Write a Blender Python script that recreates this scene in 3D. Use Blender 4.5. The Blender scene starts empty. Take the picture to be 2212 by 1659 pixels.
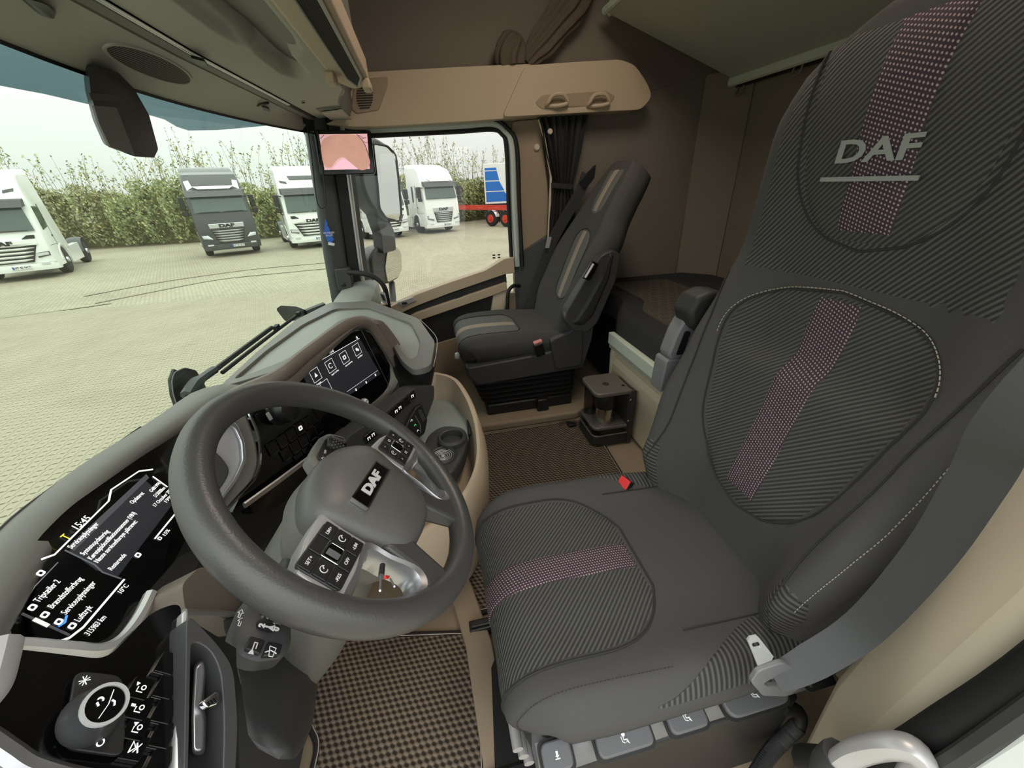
import bpy, bmesh, math, random
from mathutils import Vector as V, Matrix
random.seed(7)
SC = bpy.context.scene
COL = SC.collection
PI = math.pi
# ------------------------------------------------------------------ camera
FPX = 840.0; CX, CY = 1106.0, 829.5
CAM = V((-1.22, 0.0, 1.12))
_p, _y, _r = math.radians(27.4), math.radians(-11.0), math.radians(2.4)
FW = V((math.cos(_p)*math.cos(_y), math.cos(_p)*math.sin(_y), -math.sin(_p)))
_rt = FW.cross(V((0, 0, 1))).normalized(); _up = _rt.cross(FW)
RT = _rt*math.cos(_r) - _up*math.sin(_r); UP = _up*math.cos(_r) + _rt*math.sin(_r)
cd = bpy.data.cameras.new('camera'); cam = bpy.data.objects.new('camera', cd); COL.objects.link(cam)
cam.matrix_world = Matrix(((RT.x, UP.x, -FW.x, CAM.x), (RT.y, UP.y, -FW.y, CAM.y), (RT.z, UP.z, -FW.z, CAM.z), (0, 0, 0, 1)))
cd.sensor_width = 36.0; cd.lens = 36.0*FPX/2212.0; cd.clip_start = 0.01; cd.clip_end = 500
SC.camera = cam
# ------------------------------------------------------------------ sky: overcast, zenith about three times the horizon
w = bpy.data.worlds.new('overcast_sky'); SC.world = w; w.use_nodes = True
nt = w.node_tree; nt.nodes.clear()
tc = nt.nodes.new('ShaderNodeTexCoord'); sx = nt.nodes.new('ShaderNodeSeparateXYZ')
mz = nt.nodes.new('ShaderNodeMath'); mz.operation = 'MAXIMUM'; mz.inputs[1].default_value = 0
ma = nt.nodes.new('ShaderNodeMath'); ma.operation = 'MULTIPLY_ADD'; ma.inputs[1].default_value = .71; ma.inputs[2].default_value = .29
bg = nt.nodes.new('ShaderNodeBackground'); bg.inputs[0].default_value = (0.97, 1.0, 0.985, 1)
ms = nt.nodes.new('ShaderNodeMath'); ms.operation = 'MULTIPLY'; ms.inputs[1].default_value = 3.3
wo = nt.nodes.new('ShaderNodeOutputWorld')
L = nt.links.new
L(tc.outputs['Generated'], sx.inputs[0]); L(sx.outputs['Z'], mz.inputs[0]); L(mz.outputs[0], ma.inputs[0])
L(ma.outputs[0], ms.inputs[0]); L(ms.outputs[0], bg.inputs[1]); L(bg.outputs[0], wo.inputs[0])
SC.view_settings.view_transform = 'Standard'; SC.view_settings.look = 'None'
SC.view_settings.exposure = 0.35; SC.view_settings.gamma = 1.0; SC.view_settings.use_curve_mapping = False
try:
    SC.cycles.max_bounces = 8; SC.cycles.diffuse_bounces = 4; SC.cycles.transparent_max_bounces = 12
    SC.cycles.sample_clamp_indirect = 6.0; SC.cycles.use_denoising = True
except Exception:
    pass

# ------------------------------------------------------------------ helpers: measuring
def ray(px, py):
    return FW + RT*((px-CX)/FPX) - UP*((py-CY)/FPX)
def P(px, py, x=None, y=None, z=None):
    """the point of the plane x=.. / y=.. / z=.. that the photograph shows at a pixel"""
    v = ray(px, py)
    t = (x-CAM.x)/v.x if x is not None else (y-CAM.y)/v.y if y is not None else (z-CAM.z)/v.z
    return CAM + v*t
class Frame:
    """a flat face in the world: origin, right, up, normal"""
    def __init__(s, o, ex, ey):
        s.o = V(o); s.ex = V(ex).normalized(); e = V(ey); s.ey = (e - s.ex*e.dot(s.ex)).normalized(); s.n = s.ex.cross(s.ey)
    def at(s, u, v, w=0): return s.o + s.ex*u + s.ey*v + s.n*w
    def px(s, x, y, w=0):
        d = ray(x, y); t = (s.o + s.n*w - CAM).dot(s.n)/d.dot(s.n); return CAM + d*t
    def uv(s, x, y):
        q = s.px(x, y) - s.o; return q.dot(s.ex), q.dot(s.ey)
    def shift(s, u, v, w=0): return Frame(s.at(u, v, w), s.ex, s.ey)
    def rot(s, a):
        return Frame(s.o, s.ex*math.cos(a)+s.ey*math.sin(a), s.ey*math.cos(a)-s.ex*math.sin(a))
class _S(Frame):
    """a frame for small print, drawn at a bit over half size"""
    def at(s, u, v, w=0): return s.o + s.ex*u*.55 + s.ey*v*.55 + s.n*w
# ------------------------------------------------------------------ helpers: shapes -> (verts, faces)
def cat(*gs):
    v, f = [], []
    for a, b in gs:
        k = len(v); v += list(a); f += [tuple(i+k for i in q) for q in b]
    return v, f
def box(lo, hi):
    (a, b, c), (d, e, g) = lo, hi
    v = [(a,b,c),(d,b,c),(d,e,c),(a,e,c),(a,b,g),(d,b,g),(d,e,g),(a,e,g)]
    return [V(q) for q in v], [(0,3,2,1),(4,5,6,7),(0,1,5,4),(1,2,6,5),(2,3,7,6),(3,0,4,7)]
def fbox(fr, u0, u1, v0, v1, w0, w1):
    q, f = box((u0, v0, w0), (u1, v1, w1)); return [fr.at(*p) for p in q], f
def hexa(b, t):
    """a solid between two quads"""
    return [V(q) for q in b] + [V(q) for q in t], [(0,3,2,1),(4,5,6,7),(0,1,5,4),(1,2,6,5),(2,3,7,6),(3,0,4,7)]
def prism(pts, vec):
    n = len(pts); a = [V(q) for q in pts]; vec = V(vec)
    return a + [q+vec for q in a], [tuple(range(n-1, -1, -1)), tuple(range(n, 2*n))] + [(i, (i+1) % n, n+(i+1) % n, n+i) for i in range(n)]
def loft(rings, closed=True, caps=True, wrap=False):
    n = len(rings[0]); v = [V(q) for r in rings for q in r]; f = []
    m = len(rings)
    for i in range(m if wrap else m-1):
        j = (i+1) % m
        for k in range(n if closed else n-1):
            l = (k+1) % n
            f.append((i*n+k, i*n+l, j*n+l, j*n+k))
    if caps and closed and not wrap:
        f.append(tuple(range(n-1, -1, -1))); f.append(tuple(range((m-1)*n, m*n)))
    return v, f
def grid(fn, us, vs):
    nu, nv = len(us), len(vs)
    return [V(fn(u, v)) for v in vs for u in us], [(j*nu+i, j*nu+i+1, (j+1)*nu+i+1, (j+1)*nu+i) for j in range(nv-1) for i in range(nu-1)]
def lin(a, b, n): return [a+(b-a)*i/(n-1) for i in range(n)]
def crom(pts, n=6, closed=False):
    p = [V(q) for q in pts]; out = []; m = len(p)
    for i in range(m if closed else m-1):
        a = p[(i-1) % m] if closed else p[max(i-1, 0)]; b = p[i]; c = p[(i+1) % m]; d = p[(i+2) % m] if closed else p[min(i+2, m-1)]
        for k in range(n):
            t = k/n; out.append(0.5*((2*b)+(c-a)*t+(2*a-5*b+4*c-d)*t*t+(3*b-a-3*c+d)*t**3))
    if not closed: out.append(p[-1].copy())
    return out
def tube(path, r, n=8, closed=False, flat=None, up=None):
    """r: radius or list; flat: second radius (oval), measured along up"""
    p = [V(q) for q in path]; m = len(p); rings = []
    prev = None
    for i in range(m):
        a = p[(i-1) % m] if closed else p[max(i-1, 0)]; b = p[(i+1) % m] if closed else p[min(i+1, m-1)]
        t = (b-a).normalized()
        u = V(up) if up else (prev if prev else (V((0, 0, 1)) if abs(t.z) < .9 else V((1, 0, 0))))
        u = (u - t*u.dot(t)); u = u.normalized() if u.length > 1e-6 else t.orthogonal().normalized()
        prev = u; s = t.cross(u)
        ra = r[i] if isinstance(r, (list, tuple)) else r
        rb = ra if flat is None else (flat[i] if isinstance(flat, (list, tuple)) else flat)
        rings.append([p[i] + s*(ra*math.cos(2*PI*k/n)) + u*(rb*math.sin(2*PI*k/n)) for k in range(n)])
    return loft(rings, wrap=closed)
def strip(path, sides, half, th=0.0015):
    """a flat band (webbing): path, side vector at each point, half width"""
    p = [V(q) for q in path]; rings = []
    for i, q in enumerate(p):
        t = (p[min(i+1, len(p)-1)]-p[max(i-1, 0)]).normalized(); s = V(sides[i] if isinstance(sides, list) else sides)
        s = (s-t*s.dot(t)).normalized(); nn = t.cross(s)
        h = half[i] if isinstance(half, list) else half
        rings.append([q-s*h-nn*th, q+s*h-nn*th, q+s*h+nn*th, q-s*h+nn*th])
    return loft(rings)
def lathe(prof, o, axis=(0, 0, 1), n=24, cap=True):
    ax = V(axis).normalized(); a = ax.orthogonal().normalized(); b = ax.cross(a); o = V(o)
    return loft([[o+ax*h+(a*math.cos(2*PI*k/n)+b*math.sin(2*PI*k/n))*max(r, 1e-4) for k in range(n)] for r, h in prof], caps=cap)
def rpoly(pts, r, seg=5):
    """round the corners of a flat polygon; r: radius or a list"""
    p = [V(q) for q in pts]; n = len(p); out = []
    for i in range(n):
        a, b, c = p[i-1], p[i], p[(i+1) % n]; ra = r[i] if isinstance(r, (list, tuple)) else r
        d1, d2 = a-b, c-b; k = min(ra, d1.length*.48, d2.length*.48)
        if k < 1e-5: out.append(b.copy()); continue
        s, e = b+d1.normalized()*k, b+d2.normalized()*k
        for j in range(seg+1):
            t = j/seg; out.append(s*(1-t)**2 + b*2*t*(1-t) + e*t*t)
    return out
def frect(fr, u0, u1, v0, v1, r=0.0, w=0.0):
    q = [fr.at(u0, v0, w), fr.at(u1, v0, w), fr.at(u1, v1, w), fr.at(u0, v1, w)]
    return rpoly(q, r) if r else q
def plate(fr, u0, u1, v0, v1, w0, w1, r):
    return prism(frect(fr, u0, u1, v0, v1, r, w0), fr.n*(w1-w0))
def inset(pts, d):
    """shrink a flat closed outline towards its middle by about d"""
    p = [V(q) for q in pts]; c = sum(p, V())/len(p)
    return [q + (c-q).normalized()*d for q in p]
def framering(outer, inner, vec):
    """a flat frame between two outlines with equal point counts"""
    n = len(outer); vec = V(vec); o = [V(q) for q in outer]; i_ = [V(q) for q in inner]
    v = o + i_ + [q+vec for q in o] + [q+vec for q in i_]; f = []
    for k in range(n):
        l = (k+1) % n
        f += [(k, l, n+l, n+k), (2*n+k, 3*n+k, 3*n+l, 2*n+l), (k, 2*n+k, 2*n+l, l), (n+k, n+l, 3*n+l, 3*n+k)]
    return v, f
# ------------------------------------------------------------------ helpers: objects
LOCAL = set()
def wm(o):
    m = o.matrix_basis
    return (wm(o.parent) @ o.matrix_parent_inverse @ m) if o.parent else m.copy()
def root(o):
    while o.parent: o = o.parent
    return o
def tag(o, label=None, cat_=None, group=None, kind=None):
    if label: o['label'] = label
    if cat_: o['category'] = cat_
    if group: o['group'] = group
    if kind: o['kind'] = kind
    return o
def thing(name, label, cat_, loc, rz=0.0, group=None, local=False):
    o = bpy.data.objects.new(name, None); COL.objects.link(o); o.location = loc; o.rotation_euler = (0, 0, rz)
    o.empty_display_size = .05
    if local: LOCAL.add(o.name)
    return tag(o, label, cat_, group)
def adopt(o, parent):
    if parent is None: return o
    o.parent = parent
    if root(parent).name not in LOCAL: o.matrix_parent_inverse = wm(parent).inverted()
    return o
def mk(name, g, mat, parent=None, smooth=True, bevel=0, seg=2, sub=0, uv=None, ang=38, fix=True, label=None):
    v, f = g
    me = bpy.data.meshes.new(name); me.from_pydata([tuple(q) for q in v], [], f)
    if uv:
        ul = me.uv_layers.new(name='uv')
        for lp in me.loops: ul.data[lp.index].uv = uv[lp.vertex_index]
    if fix:
        bm = bmesh.new(); bm.from_mesh(me); bmesh.ops.recalc_face_normals(bm, faces=bm.faces); bm.to_mesh(me); bm.free()
    if smooth:
        me.polygons.foreach_set('use_smooth', [True]*len(me.polygons))
        me.set_sharp_from_angle(angle=math.radians(ang))
    me.materials.append(MAT[mat] if isinstance(mat, str) else mat)
    o = bpy.data.objects.new(name, me); COL.objects.link(o)
    if bevel:
        b = o.modifiers.new('bevel', 'BEVEL'); b.width = bevel; b.segments = seg; b.limit_method = 'ANGLE'; b.angle_limit = math.radians(35)
        b.harden_normals = False
    if sub:
        s = o.modifiers.new('smooth', 'SUBSURF'); s.levels = sub; s.render_levels = sub
    adopt(o, parent)
    if label: o['label'] = label
    return o
def struct(name, g, mat, **k):
    o = mk(name, g, mat, **k); o['kind'] = 'structure'; return o
def text(name, s, fr, size, mat, parent, ext=0.0004, off=0.0, sx=1.0, align='LEFT', shear=0.0):
    cu = bpy.data.curves.new('txt', 'FONT'); cu.body = s; cu.size = size; cu.extrude = ext; cu.offset = off; cu.shear = shear
    cu.align_x = align; cu.align_y = 'CENTER'; cu.resolution_u = 3
    ob = bpy.data.objects.new('txt', cu); me = bpy.data.meshes.new_from_object(ob)
    m = Matrix(((fr.ex.x*sx, fr.ey.x, fr.n.x, fr.o.x), (fr.ex.y*sx, fr.ey.y, fr.n.y, fr.o.y), (fr.ex.z*sx, fr.ey.z, fr.n.z, fr.o.z), (0, 0, 0, 1)))
    me.transform(m); me.name = name; me.materials.clear(); me.materials.append(MAT[mat])
    bpy.data.objects.remove(ob); bpy.data.curves.remove(cu)
    o = bpy.data.objects.new(name, me); COL.objects.link(o); return adopt(o, parent)
def line(name, pts, r, mat, parent, n=6, closed=False, label=None):
    return mk(name, tube(pts, r, n, closed), mat, parent, label=label)
def copy_tree(o, parent=None):
    c = o.copy(); COL.objects.link(c); c.parent = parent
    if parent is not None: c.matrix_parent_inverse = o.matrix_parent_inverse.copy()
    for ch in o.children: copy_tree(ch, c)
    return c
# ------------------------------------------------------------------ materials (all procedural)
MAT = {}
def s2l(c): return tuple(((x/255)/12.92 if x/255 <= .04045 else ((x/255+.055)/1.055)**2.4) for x in c)
def mat(name, rgb, rough=.55, metal=0.0, grain=0, gs=900, spec=.5, var=0.0, vs=6, coat=0.0, emit=None, es=1.0, sheen=0.0):
    m = bpy.data.materials.new(name); m.use_nodes = True; n = m.node_tree; b = n.nodes['Principled BSDF']; lk = n.links.new
    c = (*s2l(rgb), 1)
    b.inputs['Base Color'].default_value = c; b.inputs['Roughness'].default_value = rough; b.inputs['Metallic'].default_value = metal
    b.inputs['Specular IOR Level'].default_value = spec; b.inputs['Coat Weight'].default_value = coat
    if sheen: b.inputs['Sheen Weight'].default_value = sheen
    if emit: b.inputs['Emission Color'].default_value = (*s2l(emit), 1); b.inputs['Emission Strength'].default_value = es
    if grain or var:
        t = n.nodes.new('ShaderNodeTexCoord')
    if grain:
        z = n.nodes.new('ShaderNodeTexNoise'); z.inputs['Scale'].default_value = gs; z.inputs['Detail'].default_value = 2
        u = n.nodes.new('ShaderNodeBump'); u.inputs['Strength'].default_value = grain; u.inputs['Distance'].default_value = .0006
        lk(t.outputs['Object'], z.inputs[0]); lk(z.outputs[0], u.inputs['Height']); lk(u.outputs[0], b.inputs['Normal'])
    if var:
        z = n.nodes.new('ShaderNodeTexNoise'); z.inputs['Scale'].default_value = vs; z.inputs['Detail'].default_value = 5
        x = n.nodes.new('ShaderNodeMix'); x.data_type = 'RGBA'
        x.inputs['A'].default_value = tuple(k*(1-var) for k in c[:3])+(1,); x.inputs['B'].default_value = tuple(min(1, k*(1+var)) for k in c[:3])+(1,)
        lk(t.outputs['Object'], z.inputs[0]); lk(z.outputs[0], x.inputs[0]); lk(x.outputs['Result'], b.inputs['Base Color'])
    MAT[name] = m; return m
def wavy(name, a, b_, scale, rot, rough=.85, mode='rib', bump=.6, coord='UV'):
    """woven / ribbed cloth drawn from metres in the uv map"""
    m = bpy.data.materials.new(name); m.use_nodes = True; n = m.node_tree; b = n.nodes['Principled BSDF']; lk = n.links.new
    t = n.nodes.new('ShaderNodeTexCoord'); mp = n.nodes.new('ShaderNodeMapping'); mp.inputs['Rotation'].default_value = (0, 0, rot)
    lk(t.outputs[coord], mp.inputs[0]); sp = n.nodes.new('ShaderNodeSeparateXYZ'); lk(mp.outputs[0], sp.inputs[0])
    def sine(o, k, ph=0.0):
        q = n.nodes.new('ShaderNodeMath'); q.operation = 'MULTIPLY_ADD'; q.inputs[1].default_value = 2*PI*k; q.inputs[2].default_value = ph; lk(o, q.inputs[0])
        s = n.nodes.new('ShaderNodeMath'); s.operation = 'SINE'; lk(q.outputs[0], s.inputs[0]); return s.outputs[0]
    def mth(op, x, y):
        q = n.nodes.new('ShaderNodeMath'); q.operation = op
        for i, v in enumerate((x, y)):
            if isinstance(v, (int, float)): q.inputs[i].default_value = v
            else: lk(v, q.inputs[i])
        return q.outputs[0]
    s1 = sine(sp.outputs['X'], scale)
    if mode == 'rib':
        h = mth('MULTIPLY_ADD', s1, .5); n.nodes[-1].inputs[2].default_value = .5
    elif mode == 'dot':
        s2 = sine(sp.outputs['Y'], scale*.75)
        h = mth('MAXIMUM', mth('MULTIPLY', s1, s2), 0.0)
    else:   # weave: offset rows of short slanted loops
        s2 = sine(sp.outputs['Y'], scale*.62)
        h = mth('MULTIPLY_ADD', mth('MULTIPLY', s1, s2), .5); n.nodes[-1].inputs[2].default_value = .5
    cr = n.nodes.new('ShaderNodeValToRGB'); lk(h, cr.inputs[0])
    cr.color_ramp.elements[0].color = (*s2l(a), 1); cr.color_ramp.elements[1].color = (*s2l(b_), 1)
    cr.color_ramp.elements[0].position = .25; cr.color_ramp.elements[1].position = .8
    lk(cr.outputs[0], b.inputs['Base Color']); b.inputs['Roughness'].default_value = rough; b.inputs['Specular IOR Level'].default_value = .2
    u = n.nodes.new('ShaderNodeBump'); u.inputs['Strength'].default_value = bump; u.inputs['Distance'].default_value = .002
    lk(h, u.inputs['Height']); lk(u.outputs[0], b.inputs['Normal'])
    MAT[name] = m; return m
def glass(name, tint, refl=.04, rough=0.0):
    m = bpy.data.materials.new(name); m.use_nodes = True; n = m.node_tree; n.nodes.clear(); lk = n.links.new
    o = n.nodes.new('ShaderNodeOutputMaterial'); mx = n.nodes.new('ShaderNodeMixShader'); tr = n.nodes.new('ShaderNodeBsdfTransparent'); gl = n.nodes.new('ShaderNodeBsdfGlossy')
    lw = n.nodes.new('ShaderNodeLayerWeight'); lw.inputs[0].default_value = .5
    pw = n.nodes.new('ShaderNodeMath'); pw.operation = 'POWER'; pw.inputs[1].default_value = 5.0
    ml = n.nodes.new('ShaderNodeMath'); ml.operation = 'MULTIPLY_ADD'; ml.inputs[1].default_value = .5; ml.inputs[2].default_value = refl; ml.use_clamp = True
    tr.inputs[0].default_value = (*tint, 1); gl.inputs['Roughness'].default_value = rough; gl.inputs[0].default_value = (.9, .95, .95, 1)
    lk(lw.outputs['Facing'], pw.inputs[0]); lk(pw.outputs[0], ml.inputs[0])
    lk(ml.outputs[0], mx.inputs[0]); lk(tr.outputs[0], mx.inputs[1]); lk(gl.outputs[0], mx.inputs[2]); lk(mx.outputs[0], o.inputs[0])
    MAT[name] = m; return m
mat('dash_grey', (106, 104, 100), .46, grain=.25)
mat('dash_brown', (112, 103, 95), .5, grain=.2)
mat('dash_top_lit', (138, 142, 136), .48, grain=.25)  # sky reflection on the dash top is put into this paler grey
mat('dark_plastic', (58, 58, 59), .5, grain=.2)
mat('black_plastic', (26, 26, 27), .45, grain=.15)
mat('soft_black', (36, 36, 37), .6, grain=.2)
mat('gloss_black', (10, 10, 11), .12)
mat('screen_black', (9, 10, 13), .14)
mat('wheel_leather', (68, 67, 66), .36, grain=.5, gs=420)
mat('hub_grey', (92, 91, 89), .42, grain=.5, gs=500)
mat('satin_silver', (186, 186, 190), .3, metal=.85)
mat('silver_paint', (186, 184, 184), .36, metal=.4)
mat('chrome', (225, 225, 225), .1, metal=1.0)
mat('alu', (205, 208, 208), .4, metal=.5)
mat('beige', (186, 168, 145), .6, grain=.2)
mat('beige_dark', (156, 138, 117), .6, grain=.2)
mat('pale_beige', (206, 192, 170), .6, grain=.15)
mat('header_grey', (164, 163, 154), .65, grain=.2)
mat('header_dark', (112, 112, 106), .65, grain=.2)
mat('liner', (124, 116, 106), .95, grain=.3, gs=500, var=.06)
mat('liner_back', (130, 121, 108), .95, grain=.3, gs=500, var=.08)
mat('bunk_board', (186, 187, 174), .8, grain=.2)
mat('bunk_rail', (206, 214, 202), .4)
mat('seat_cloth', (75, 74, 73), .95, grain=.6, gs=900, spec=.2)
mat('seat_cloth_grey', (98, 99, 98), .95, grain=.6, gs=900, spec=.2)
mat('seat_tan', (148, 138, 124), .95, grain=.5, gs=900, spec=.2)
mat('seat_plastic', (112, 112, 114), .5, grain=.2)
mat('seam', (44, 43, 42), .9)
mat('stitch', (170, 160, 146), .8)
mat('embroidery', (140, 144, 140), .8)
mat('webbing', (54, 55, 56), .5, grain=.3, gs=700)
mat('curtain_black', (44, 44, 46), .9, grain=.3, gs=300)
mat('curtain_brown', (86, 74, 62), .8, grain=.3, gs=300)
mat('floor_brown', (142, 126, 106), .75, grain=.3, gs=300, var=.08)
mat('floor_dark', (76, 66, 56), .8, grain=.3, gs=300)
mat('mat_trim', (40, 36, 33), .85)
mat('pillar_dark', (74, 76, 77), .6, grain=.2)
mat('frame_pale', (196, 206, 202), .35)
mat('rubber', (22, 22, 23), .6)
mat('white_mark', (235, 235, 235), .6, emit=(235, 235, 235), es=.55)
mat('white_print', (225, 225, 225), .6)
mat('screen_grey', (70, 72, 78), .3, emit=(96, 98, 104), es=.25)
mat('screen_panel', (40, 41, 46), .3, emit=(52, 53, 60), es=.25)
mat('green_mark', (60, 230, 90), .6, emit=(60, 230, 90), es=.7)
mat('yellow_mark', (245, 230, 60), .6, emit=(245, 230, 60), es=.7)
mat('blue_mark', (70, 150, 235), .6, emit=(70, 150, 235), es=.7)
mat('red_plastic', (215, 50, 52), .4)
mat('pink_plastic', (205, 130, 125), .45)
mat('steel', (200, 196, 188), .22, metal=1.0, grain=.1)
mat('coffee_top', (112, 106, 102), .4, metal=.3)
mat('coffee_body', (54, 51, 50), .5)
mat('sticker_blue', (40, 100, 200), .5)
wavy('rib_dark', (56, 56, 54), (88, 88, 85), 150, -.78)
wavy('rib_dark2', (54, 54, 53), (90, 90, 87), 150, -.70)
wavy('rib_side', (54, 54, 53), (88, 87, 85), 110, PI/2)
wavy('dot_plum', (66, 54, 62), (182, 160, 164), 150, .6, mode='dot')
wavy('mat_weave', (46, 40, 35), (122, 109, 94), 66, .60, mode='weave', bump=1.0, rough=.95)
wavy('hex_cloth', (34, 34, 33), (74, 68, 60), 24, 0, mode='weave')
wavy('grille_mesh', (30, 30, 30), (96, 96, 90), 160, 0, mode='dot')
wavy('grille_ribs', (50, 50, 48), (120, 118, 108), 130, 0, mode='rib')
glass('windscreen_glass', (.66, .73, .65), .04)
glass('side_glass', (.80, .80, .775), .03)
glass('visor_smoke', (.36, .44, .47), .04)
glass('clear_plastic', (.62, .62, .62), .06)
mat('truck_glass', (66, 82, 78), .08, spec=.7)
mat('mirror_glass', (215, 215, 210), .02, metal=1.0)
mat('mirror_shell', (70, 73, 75), .4, grain=.1)
mat('truck_white', (232, 235, 232), .25, coat=.4)
mat('truck_dark', (62, 64, 66), .3, coat=.4)
mat('truck_grey', (70, 72, 74), .5)
mat('truck_black', (24, 24, 25), .5)
mat('truck_chrome', (205, 208, 210), .25, metal=.7)
mat('lamp_glass', (210, 215, 218), .1, metal=.3)
mat('tyre', (34, 34, 35), .8)
mat('plate_white', (225, 228, 225), .5)
mat('plate_blue', (40, 80, 170), .5)
mat('trailer_red', (196, 62, 44), .5, var=.15)
mat('box_white', (225, 228, 226), .4)
mat('box_blue', (24, 106, 190), .4)
mat('paver', (150, 143, 124), .9, var=.16, vs=1.4)
mat('paver_base', (96, 90, 76), .95)
mat('paver_far', (148, 142, 124), .9, var=.12, vs=.5)
mat('dirt', (112, 98, 76), .95, var=.2, vs=1.0)
mat('tyre_mark', (126, 120, 104), .9)
mat('leaf_green', (146, 156, 110), .7, var=.3, vs=.7)  # these leaf colours are paled, with haze put into the tone
mat('leaf_yellow', (182, 176, 118), .7, var=.35, vs=.6)
mat('leaf_dull', (160, 161, 130), .7, var=.3, vs=.6)
mat('twig', (96, 84, 66), .9)
mat('label_red', (214, 40, 44), .5)
mat('lamp_warm', (255, 240, 220), .5, emit=(255, 238, 218), es=10.5)
# ------------------------------------------------------------------ the cab shell
struct('floor', box((-1.10, -1.78, -.06), (1.12, .62, 0)), 'floor_brown')
struct('wall_back', box((-1.16, -1.82, -.06), (1.16, -1.76, 2.16)), 'liner_back')
struct('ceiling', box((-1.16, -1.82, 2.10), (1.16, .62, 2.16)), 'liner')
wr = struct('wall_right', cat(box((1.12, -1.76, -.06), (1.16, -.52, 2.1)), box((1.12, -.52, 1.36), (1.16, .50, 2.1))), 'liner')
struct('wall_left', cat(box((-1.16, -1.76, -.06), (-1.12, -.66, 2.1)), box((-1.16, -.66, 1.46), (-1.12, .62, 2.1)), box((-1.16, .52, -.06), (-1.12, .62, .6))), 'liner')
struct('wall_front', cat(*[loft([[V((x, .73-.21*x*x-.035, a)), V((x, .73-.21*x*x-.005, a)), V((x, .73-.21*x*x-.005-c, b)), V((x, .73-.21*x*x-.035-c, b))] for x in lin(-1.16, 1.16, 17)]) for a, b, c in ((-.1, .53, 0), (1.45, 2.16, .10))]), 'dark_plastic')
# raised rear corner of the sleeper: a vertical moulding where back and side wall meet
struct('trim_1', prism([V((1.12, -1.58, .5)), V((1.12, -1.76, .5)), V((.94, -1.76, .5)), V((1.03, -1.67, .5))], (0, 0, 1.1)), 'liner_back', bevel=.01)
# windscreen
def wsy(x): return .73 - .21*x*x
wsv = lin(.54, 1.44, 8)
g = grid(lambda u, v: (u, wsy(u)-.10*(v-.54), v), lin(-1.09, 1.09, 25), wsv)
w1 = struct('window_1', g, 'windscreen_glass', fix=False)
g2 = grid(lambda u, v: (u, wsy(u)-.10*(v-.54)-.014, v), lin(-1.09, 1.09, 25), [1.345, 1.46])
mk('window_seal', g2, 'rubber', w1, fix=False)
# passenger side window
w2 = struct('window_2', box((1.125, -.50, .50), (1.130, .50, 1.36)), 'side_glass')
s0 = [P(x, y, x=1.10) for x, y in ((795, 293), (1060, 280), (1083, 290), (1091, 315), (1102, 575))]
mk('glass_print', cat(*[box((1.121, P(x, 552, x=1.12).y-.008, z-.004), (1.124, P(x, 552, x=1.12).y+.008, z+.004)) for x, z in ((1067, .745), (1078, .745), (1067, .73), (1078, .73))]), 'rubber', w2)
# passenger door: pale frame, black seal, trim panels
d1 = struct('door_1', box((1.10, -.50, -.05), (1.14, .48, .52)), 'beige_dark')
def dpath(off):
    q = [(792, 296-off), (900, 291-off), (1000, 286-off), (1062, 282-off), (1082+off*.5, 290-off*.5), (1091+off, 318), (1096+off, 450), (1103+off, 575)]
    return crom([P(x, y, x=1.09) for x, y in q], 4)
mk('window_rubber', tube(dpath(3), .012, 8), 'rubber', d1)
mk('door_frame', tube(dpath(14), .017, 8), 'frame_pale', d1)
mk('outer_seal', tube([q+V((-.012, 0, 0)) for q in dpath(25)], .011, 8), 'rubber', d1)
def dpoly(name, pts, x, th, m, r=.006, bev=.004, par=None):
    return mk(name, prism(rpoly([P(a, b, x=x) for a, b in pts], r), (th, 0, 0)), m, par or d1, bevel=bev)
dpoly('sill_trim', [(832, 668), (900, 636), (963, 613), (1049, 584), (1090, 559), (1110, 556), (1112, 590), (1093, 592), (976, 632), (900, 661), (838, 690)], 1.055, .06, 'beige')
dpoly('grip_strip', [(838, 690), (900, 661), (976, 632), (1093, 590), (1095, 612), (973, 653), (900, 678), (845, 705)], 1.07, .05, 'soft_black')
dpoly('armrest_band', [(845, 705), (900, 676), (973, 651), (1094, 610), (1096, 626), (1066, 638), (908, 692), (860, 720)], 1.045, .06, 'beige')
dpoly('pocket_panel', [(860, 720), (908, 690), (1068, 636), (1062, 680), (1050, 760), (930, 770), (880, 790)], 1.085, .03, 'soft_black')
dpoly('end_strip', [(1066, 637), (1096, 624), (1085, 720), (1050, 760)], 1.06, .05, 'pale_beige')
dpoly('lower_trim', [(880, 760), (1000, 725), (1060, 740), (1040, 860), (900, 880)], 1.08, .03, 'beige_dark')
dpoly('grip_recess', [(975, 634), (1010, 622), (1000, 640), (982, 646)], 1.062, .03, 'black_plastic', .004)
sw = dpoly('window_switch', [(858, 654), (892, 642), (900, 650), (868, 663)], 1.045, .02, 'silver_paint', .004, .002)
mk('rocker', box(P(874, 655, x=1.042)-V((.004, .014, .006)), P(874, 655, x=1.042)+V((.004, .014, .006))), 'black_plastic', sw, bevel=.002)
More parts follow.
